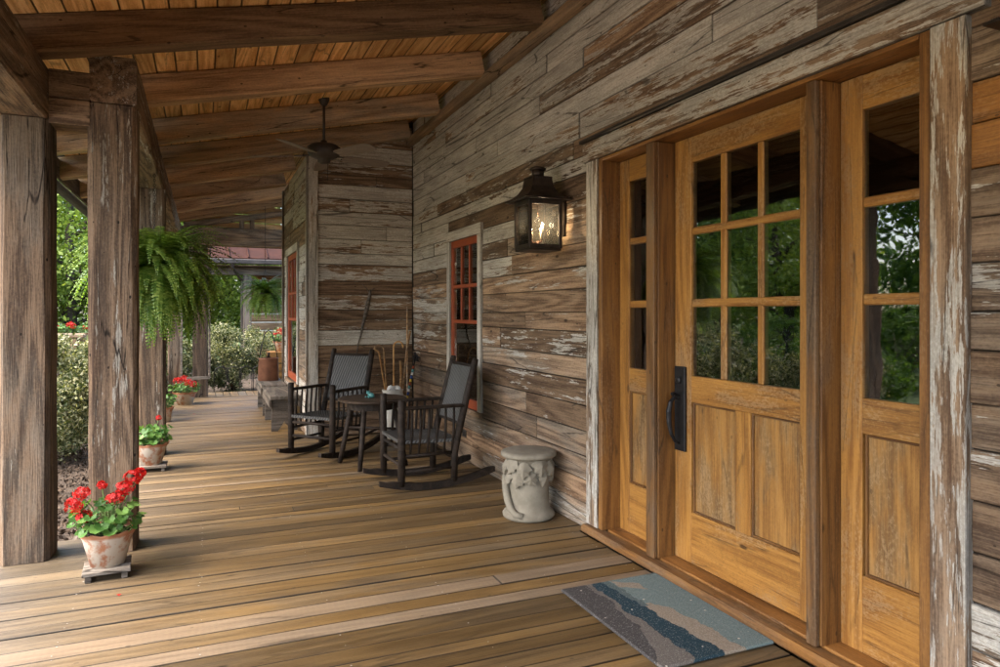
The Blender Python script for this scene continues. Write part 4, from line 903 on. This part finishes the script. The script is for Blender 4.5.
fern((-.43, 7.15, 1.90), .53, 1.12, 540, 2.80, 'big bushy fern hanging from the eave beam behind the painted post', 4)
fern((.98, 12.9, 1.84), .38, 1.0, 200, zb(.98), 'smaller fern hanging at the far end before the red roof', 5)

# ------------------------------------------------------------------ benches and copper pieces along the wing
def bench(y0, y1, label, k):
    b = empty('plank_bench', (.93, (y0 + y1) / 2, 0), label=label, cat='bench', group='grey plank benches along the wing')
    plank('seat', (.93, y0, .43), (.93, y1, .43), .36, .045, (0, 0, 1), 'greywood', b, (0, .7, .30), .006)
    for s in (.755, 1.105): plank('apron', (s, y0 + .03, .36), (s, y1 - .03, .36), .095, .025, (1, 0, 0), 'greywood', b, (0, .6, .22))
    for yy in (y0 + .10, y1 - .10):
        ol = [(-.17, 0), (-.16, .405), (.16, .405), (.17, 0), (.085, 0), (0, .12), (-.085, 0)]
        n = 7; V = [(.93 + x * .94, yy - .022, z + .002) for x, z in ol] + [(.93 + x * .94, yy + .022, z + .002) for x, z in ol]
        part('leg', (V, [(0, 6, 5, 4, 3, 2, 1), tuple(range(7, 14))] + [(i, (i + 1) % n, n + (i + 1) % n, n + i) for i in range(n)]), 'greywood', b, local=False, color=(0, .8, .25))
    return b
bench(9.10, 10.30, 'nearer grey plank bench with V cut ends against the wing', 1)
bench(10.55, 11.75, 'farther grey plank bench carrying the copper can', 2)
cc = empty('copper_can', (.91, 11.35, .453), .2, label='copper can with tall iron bail standing on the farther bench', cat='can')
part('can_body', lathe([(.001, 0), (.150, 0), (.156, .01), (.146, .33), (.156, .345), (.146, .35), (.136, .33), (.001, .32)], 26), 'copper', cc, True)
part('bail', tube([(-.15, 0, .30), (-.11, 0, .50), (-.06, 0, .72), (0, 0, .78), (.06, 0, .72), (.11, 0, .50), (.15, 0, .30)], .008, 7), 'black', cc, True)
part('lid_knob', lathe([(.001, .35), (.03, .352), (.02, .40), (.03, .43), (.001, .44)], 12), 'bronze', cc, True)
# ------------------------------------------------------------------ beyond the deck: hoop fence, shrubs, neighbour building
hf = empty('hoop_edging', (.6, 14.5, -.16), label='low black wire hoop edging beyond the far end of the deck', cat='edging')
for k in range(5):
    x0 = .16 + .23 * k; part('hoop', tube([(x0, 14.45, -.16), (x0, 14.45, .34), (x0 + .04, 14.45, .43), (x0 + .13, 14.45, .46), (x0 + .22, 14.45, .43), (x0 + .26, 14.45, .34), (x0 + .26, 14.45, -.16)], .008, 6), 'black', hf, True, local=False)
nb = empty('log_cabin', (3, 20.5, -.16), label='log cabin with red metal porch roof beyond the far shrubs', cat='cabin')
zl = 2.86
rf = empty('cabin_roof', (2.8, 19, 2.86), parent=nb)
for k in range(14):
    x0 = -.35 + .45 * k; part('metal_panel', ([(x0, 18.2, zl), (x0 + .45, 18.2, zl), (x0 + .45, 21.6, zl + 1.25), (x0, 21.6, zl + 1.25), (x0, 18.2, zl - .03), (x0 + .45, 18.2, zl - .03), (x0 + .45, 21.6, zl + 1.22), (x0, 21.6, zl + 1.22)], [(0, 1, 2, 3), (7, 6, 5, 4), (0, 4, 5, 1), (1, 5, 6, 2), (2, 6, 7, 3), (3, 7, 4, 0)]), 'redroof', rf, local=False)
    part('standing_seam', tube([(x0, 18.19, zl + .02), (x0, 21.6, zl + 1.27)], .022, 4), 'redroof', rf, local=False)
part('eave_gutter', box(-.4, 6, 18.08, 18.19, zl - .16, zl - .035, .02), 'gutter', rf, local=False)
part('downspout', tube([(.62, 18.13, zl - .15), (.62, 18.2, zl - .26), (.86, 18.55, zl - .55), (.86, 18.6, 0)], .04, 8), 'gutter', nb, local=False)
plank('porch_beam', (-.2, 18.6, 2.55), (6, 18.6, 2.55), .2, .2, (0, 0, 1), 'greywood', nb, (0, .3, .3), .01)
for xx in (.98, 4.0): timber('porch_post', (xx, 18.6, -.16), (xx, 18.6, 2.45), .2, .2, (0, 1, 0), 'greywood', nb, (0, .3, .35), .02, .004, 3)
lw = empty('log_wall', (3, 20.6, -.16), parent=nb)
for k in range(12):
    z = -.05 + .235 * k; plank('log', (1.15, 20.6, z), (6, 20.6, z), .195, .20, (0, -1, 0), 'logw', lw, (0, rv(0, .4), rv(.45, .7)), .03); plank('chinking', (1.17, 20.62, z + .118), (6, 20.62, z + .118), .05, .14, (0, -1, 0), 'cream', lw, (0, 0, .5))
part('porch_ceiling', box(-.3, 6, 18.25, 20.7, 2.66, 2.69, .001), 'greywood', nb, local=False, color=(0, .2, .5))
cf = geranium('geranium_pot', (1.44, 15.0, .55), 0, 'red geranium pot on a crate at the end of the wing', [(.0, -.1, .42, .08, 60), (.12, -.05, .36, .07, 50), (-.1, -.02, .34, .06, 40)], 70, seed=22)
cr = empty('slatted_crate', (1.44, 15.0, -.16), label='slatted orange wood crate carrying a geranium beyond the wing', cat='crate')
for k in range(5):
    for s in (-1, 1): plank('slat', (1.19, 15.0 + s * .22, -.06 + .15 * k), (1.69, 15.0 + s * .22, -.06 + .15 * k), .11, .02, (0, 1, 0), 'door', cr, (0, .2, .5))
    plank('slat', (1.20, 14.79, -.06 + .15 * k), (1.20, 15.21, -.06 + .15 * k), .11, .02, (1, 0, 0), 'door', cr, (0, .2, .5))
part('top_board', box(1.18, 1.70, 14.77, 15.23, .60, .705, .004), 'door', cr, local=False)
cf.matrix_basis = Matrix.Translation((1.44, 15.0, .707))
shrub(.55, 15.45, .78, 1.45, 'round pale shrub behind the hoop edging at the far end', 22000, .048, seed=31)
shrub(1.75, 16.2, .8, 1.3, 'pale shrub behind the slatted crate', 10000, .05, seed=30)
shrub(-.75, 15.3, .72, 1.35, 'pale shrub behind the far left post of the porch', 14000, .055, seed=32)
shrub(-1.75, 9.1, .85, 1.42, 'large pale shrub seen between the two front posts', 22000, .045, seed=33)
shrub(-2.3, 11.4, .9, 1.35, 'pale shrub behind the large one left of the posts', 8000, .05, seed=34)
shrub(-3.2, 7.4, .8, 1.2, 'pale shrub left of the leftmost porch post', 7000, .05, seed=35)
shrub(-3.0, 9.6, 1.0, 1.45, 'pale shrub rising behind the leftmost post', 12000, .05, seed=37)
shrub(-1.25, 11.2, .7, 1.3, 'pale shrub close beside the deck behind the dark post', 9000, .05, seed=38)
shrub(-4.3, 12.4, 1.1, 1.5, 'dark green shrub before the log rail', 10000, .06, 'tree_b', 'lawn shrubs', 39)
shrub(-4.6, 8.2, .9, 1.1, 'low dark green shrub out on the lawn beyond the bed', 9000, .06, 'tree_b', 'lawn shrubs', 40)
shrub(-1.35, 13.2, .6, 1.2, 'pale shrub beside the far posts outside the deck', 5000, .055, seed=36)
# rail with geraniums in the garden
lr = empty('log_rail', (-4, 15, -.16), label='weathered log rail behind the left shrubs', cat='rail')
plank('rail', (-5.8, 15.6, 1.08), (-2.0, 14.6, 1.08), .10, .10, (0, 0, 1), 'logw', lr, (0, .8, .6), .03)
for f in (.05, .5, .95): timber('rail_post', (-5.8 + 3.8 * f, 15.6 - f, -.16), (-5.8 + 3.8 * f, 15.6 - f, 1.03), .10, .10, (0, 1, 0), 'logw', lr, (0, .8, .5), .02, .003, 5)
plank('shelf', (-4.2, 15.42, .905), (-1.95, 14.83, .905), .22, .03, (0, 0, 1), 'logw', lr, (0, .8, .4), .005)
for k, f in enumerate((.62, .76, .885, .965)):
    geranium('geranium_pot', (-5.8 + 3.8 * f, 15.6 - f + .24, .921), rv(0, 6), ('first', 'second', 'third', 'last')[k] + ' red geranium pot from the left on the log rail shelf', [(-.1, -.12, .37, .06, 34), (.08, -.14, .34, .06, 34), (.12, .05, .31, .05, 26)], 60, 1.0, seed=50 + k)
tree(.1, 24.5, 5.6, (2.6, 2.0, 2.8), 'bright green tree seen under the red cabin roof', 'tree_a', 36000, .12, seed=2)
tree(-3.4, 22, 8.0, (3.0, 2.6, 3.9), 'light green tree seen high between the two front posts', 'tree_a', 42000, .13, seed=3)
tree(-7.2, 26, 10, (3.4, 3.0, 4.3), 'tall light green tree left of the front posts', 'tree_a', 34000, .17, seed=4)
tree(-1.4, 31, 9, (3.0, 2.6, 4.0), 'mid green tree behind the far posts', 'tree_b', 30000, .17, seed=5)
tree(-11, 19, 8, (3.2, 3.0, 3.6), 'mid green garden tree mirrored in the door glass', 'tree_b', 20000, .16, seed=6)
tree(-15.5, 24, 9.5, (3.6, 3.2, 4.2), 'large tree far out on the left lawn', 'tree_a', 16000, .2, seed=7)
tree(-8.2, 13.2, 6.2, (2.0, 1.9, 2.7), 'young light tree on the left lawn nearest the porch', 'tree_a', 18000, .12, seed=8)
tree(-19, 15, 10, (4, 3.6, 4.4), 'broad mid green tree at the lawn edge', 'tree_b', 15000, .22, seed=9)
tree(4.5, 33, 10, (4, 3, 4.6), 'tall tree behind the log cabin', 'tree_b', 14000, .2, seed=10)
shrub(-6.6, 12.0, 1.3, 1.5, 'broad dark green shrub on the left lawn', 9000, .07, 'tree_b', 'lawn shrubs', 41)
shrub(-9.4, 15.3, 1.4, 1.3, 'rounded light green shrub farther out on the left lawn', 9000, .08, 'tree_a', 'lawn shrubs', 42)
for k, (x, y, r, h, nm) in enumerate(((-9.0, 10.6, 1.4, 1.7, 'tall dark green shrub right of the lawn hedge'), (-11.2, 12.3, 1.5, 1.9, 'tallest dark green shrub of the lawn hedge'), (-13.4, 14.4, 1.6, 1.8, 'dark green shrub left in the lawn hedge'))):
    shrub(x, y, r, h, nm, 11000, .09, 'tree_b', 'lawn shrubs', 60 + k)
# far belt of trees that closes the view
Wc = []
for k in range(46):
    a = R(-112 + 4.2 * k) ; d = rv(48, 60); Wc.append((d * math.sin(a), d * math.cos(a) + 4, rv(1.5, 7.5)))
Wc = np.array(Wc); P = cloud_in(np.repeat(Wc, 3, 0) + rng.normal(size=(len(Wc) * 3, 3)) * np.array([2.5, 2.5, 2.0]), 260, 4.2); P[:, 2] = np.abs(P[:, 2])
tag(part('far_wood', leaf_cloud(P, .6, .1, .7), 'tree_b'), 'green belt of woodland far behind the garden', 'wood', kind='stuff')
# bark chips on the bed beside the deck
n = 5200; cx_ = rng.uniform(-2.7, -.82, n); cy_ = rng.uniform(5.35, 10.5, n); c = np.stack([cx_, cy_, np.full(n, -.15) + rng.random(n) * .02], 1)
tag(part('bark_mulch', leaf_cloud(c, .05, .0, .45), 'mulch'), 'brown bark mulch on the bed beside the deck', 'mulch', kind='stuff')
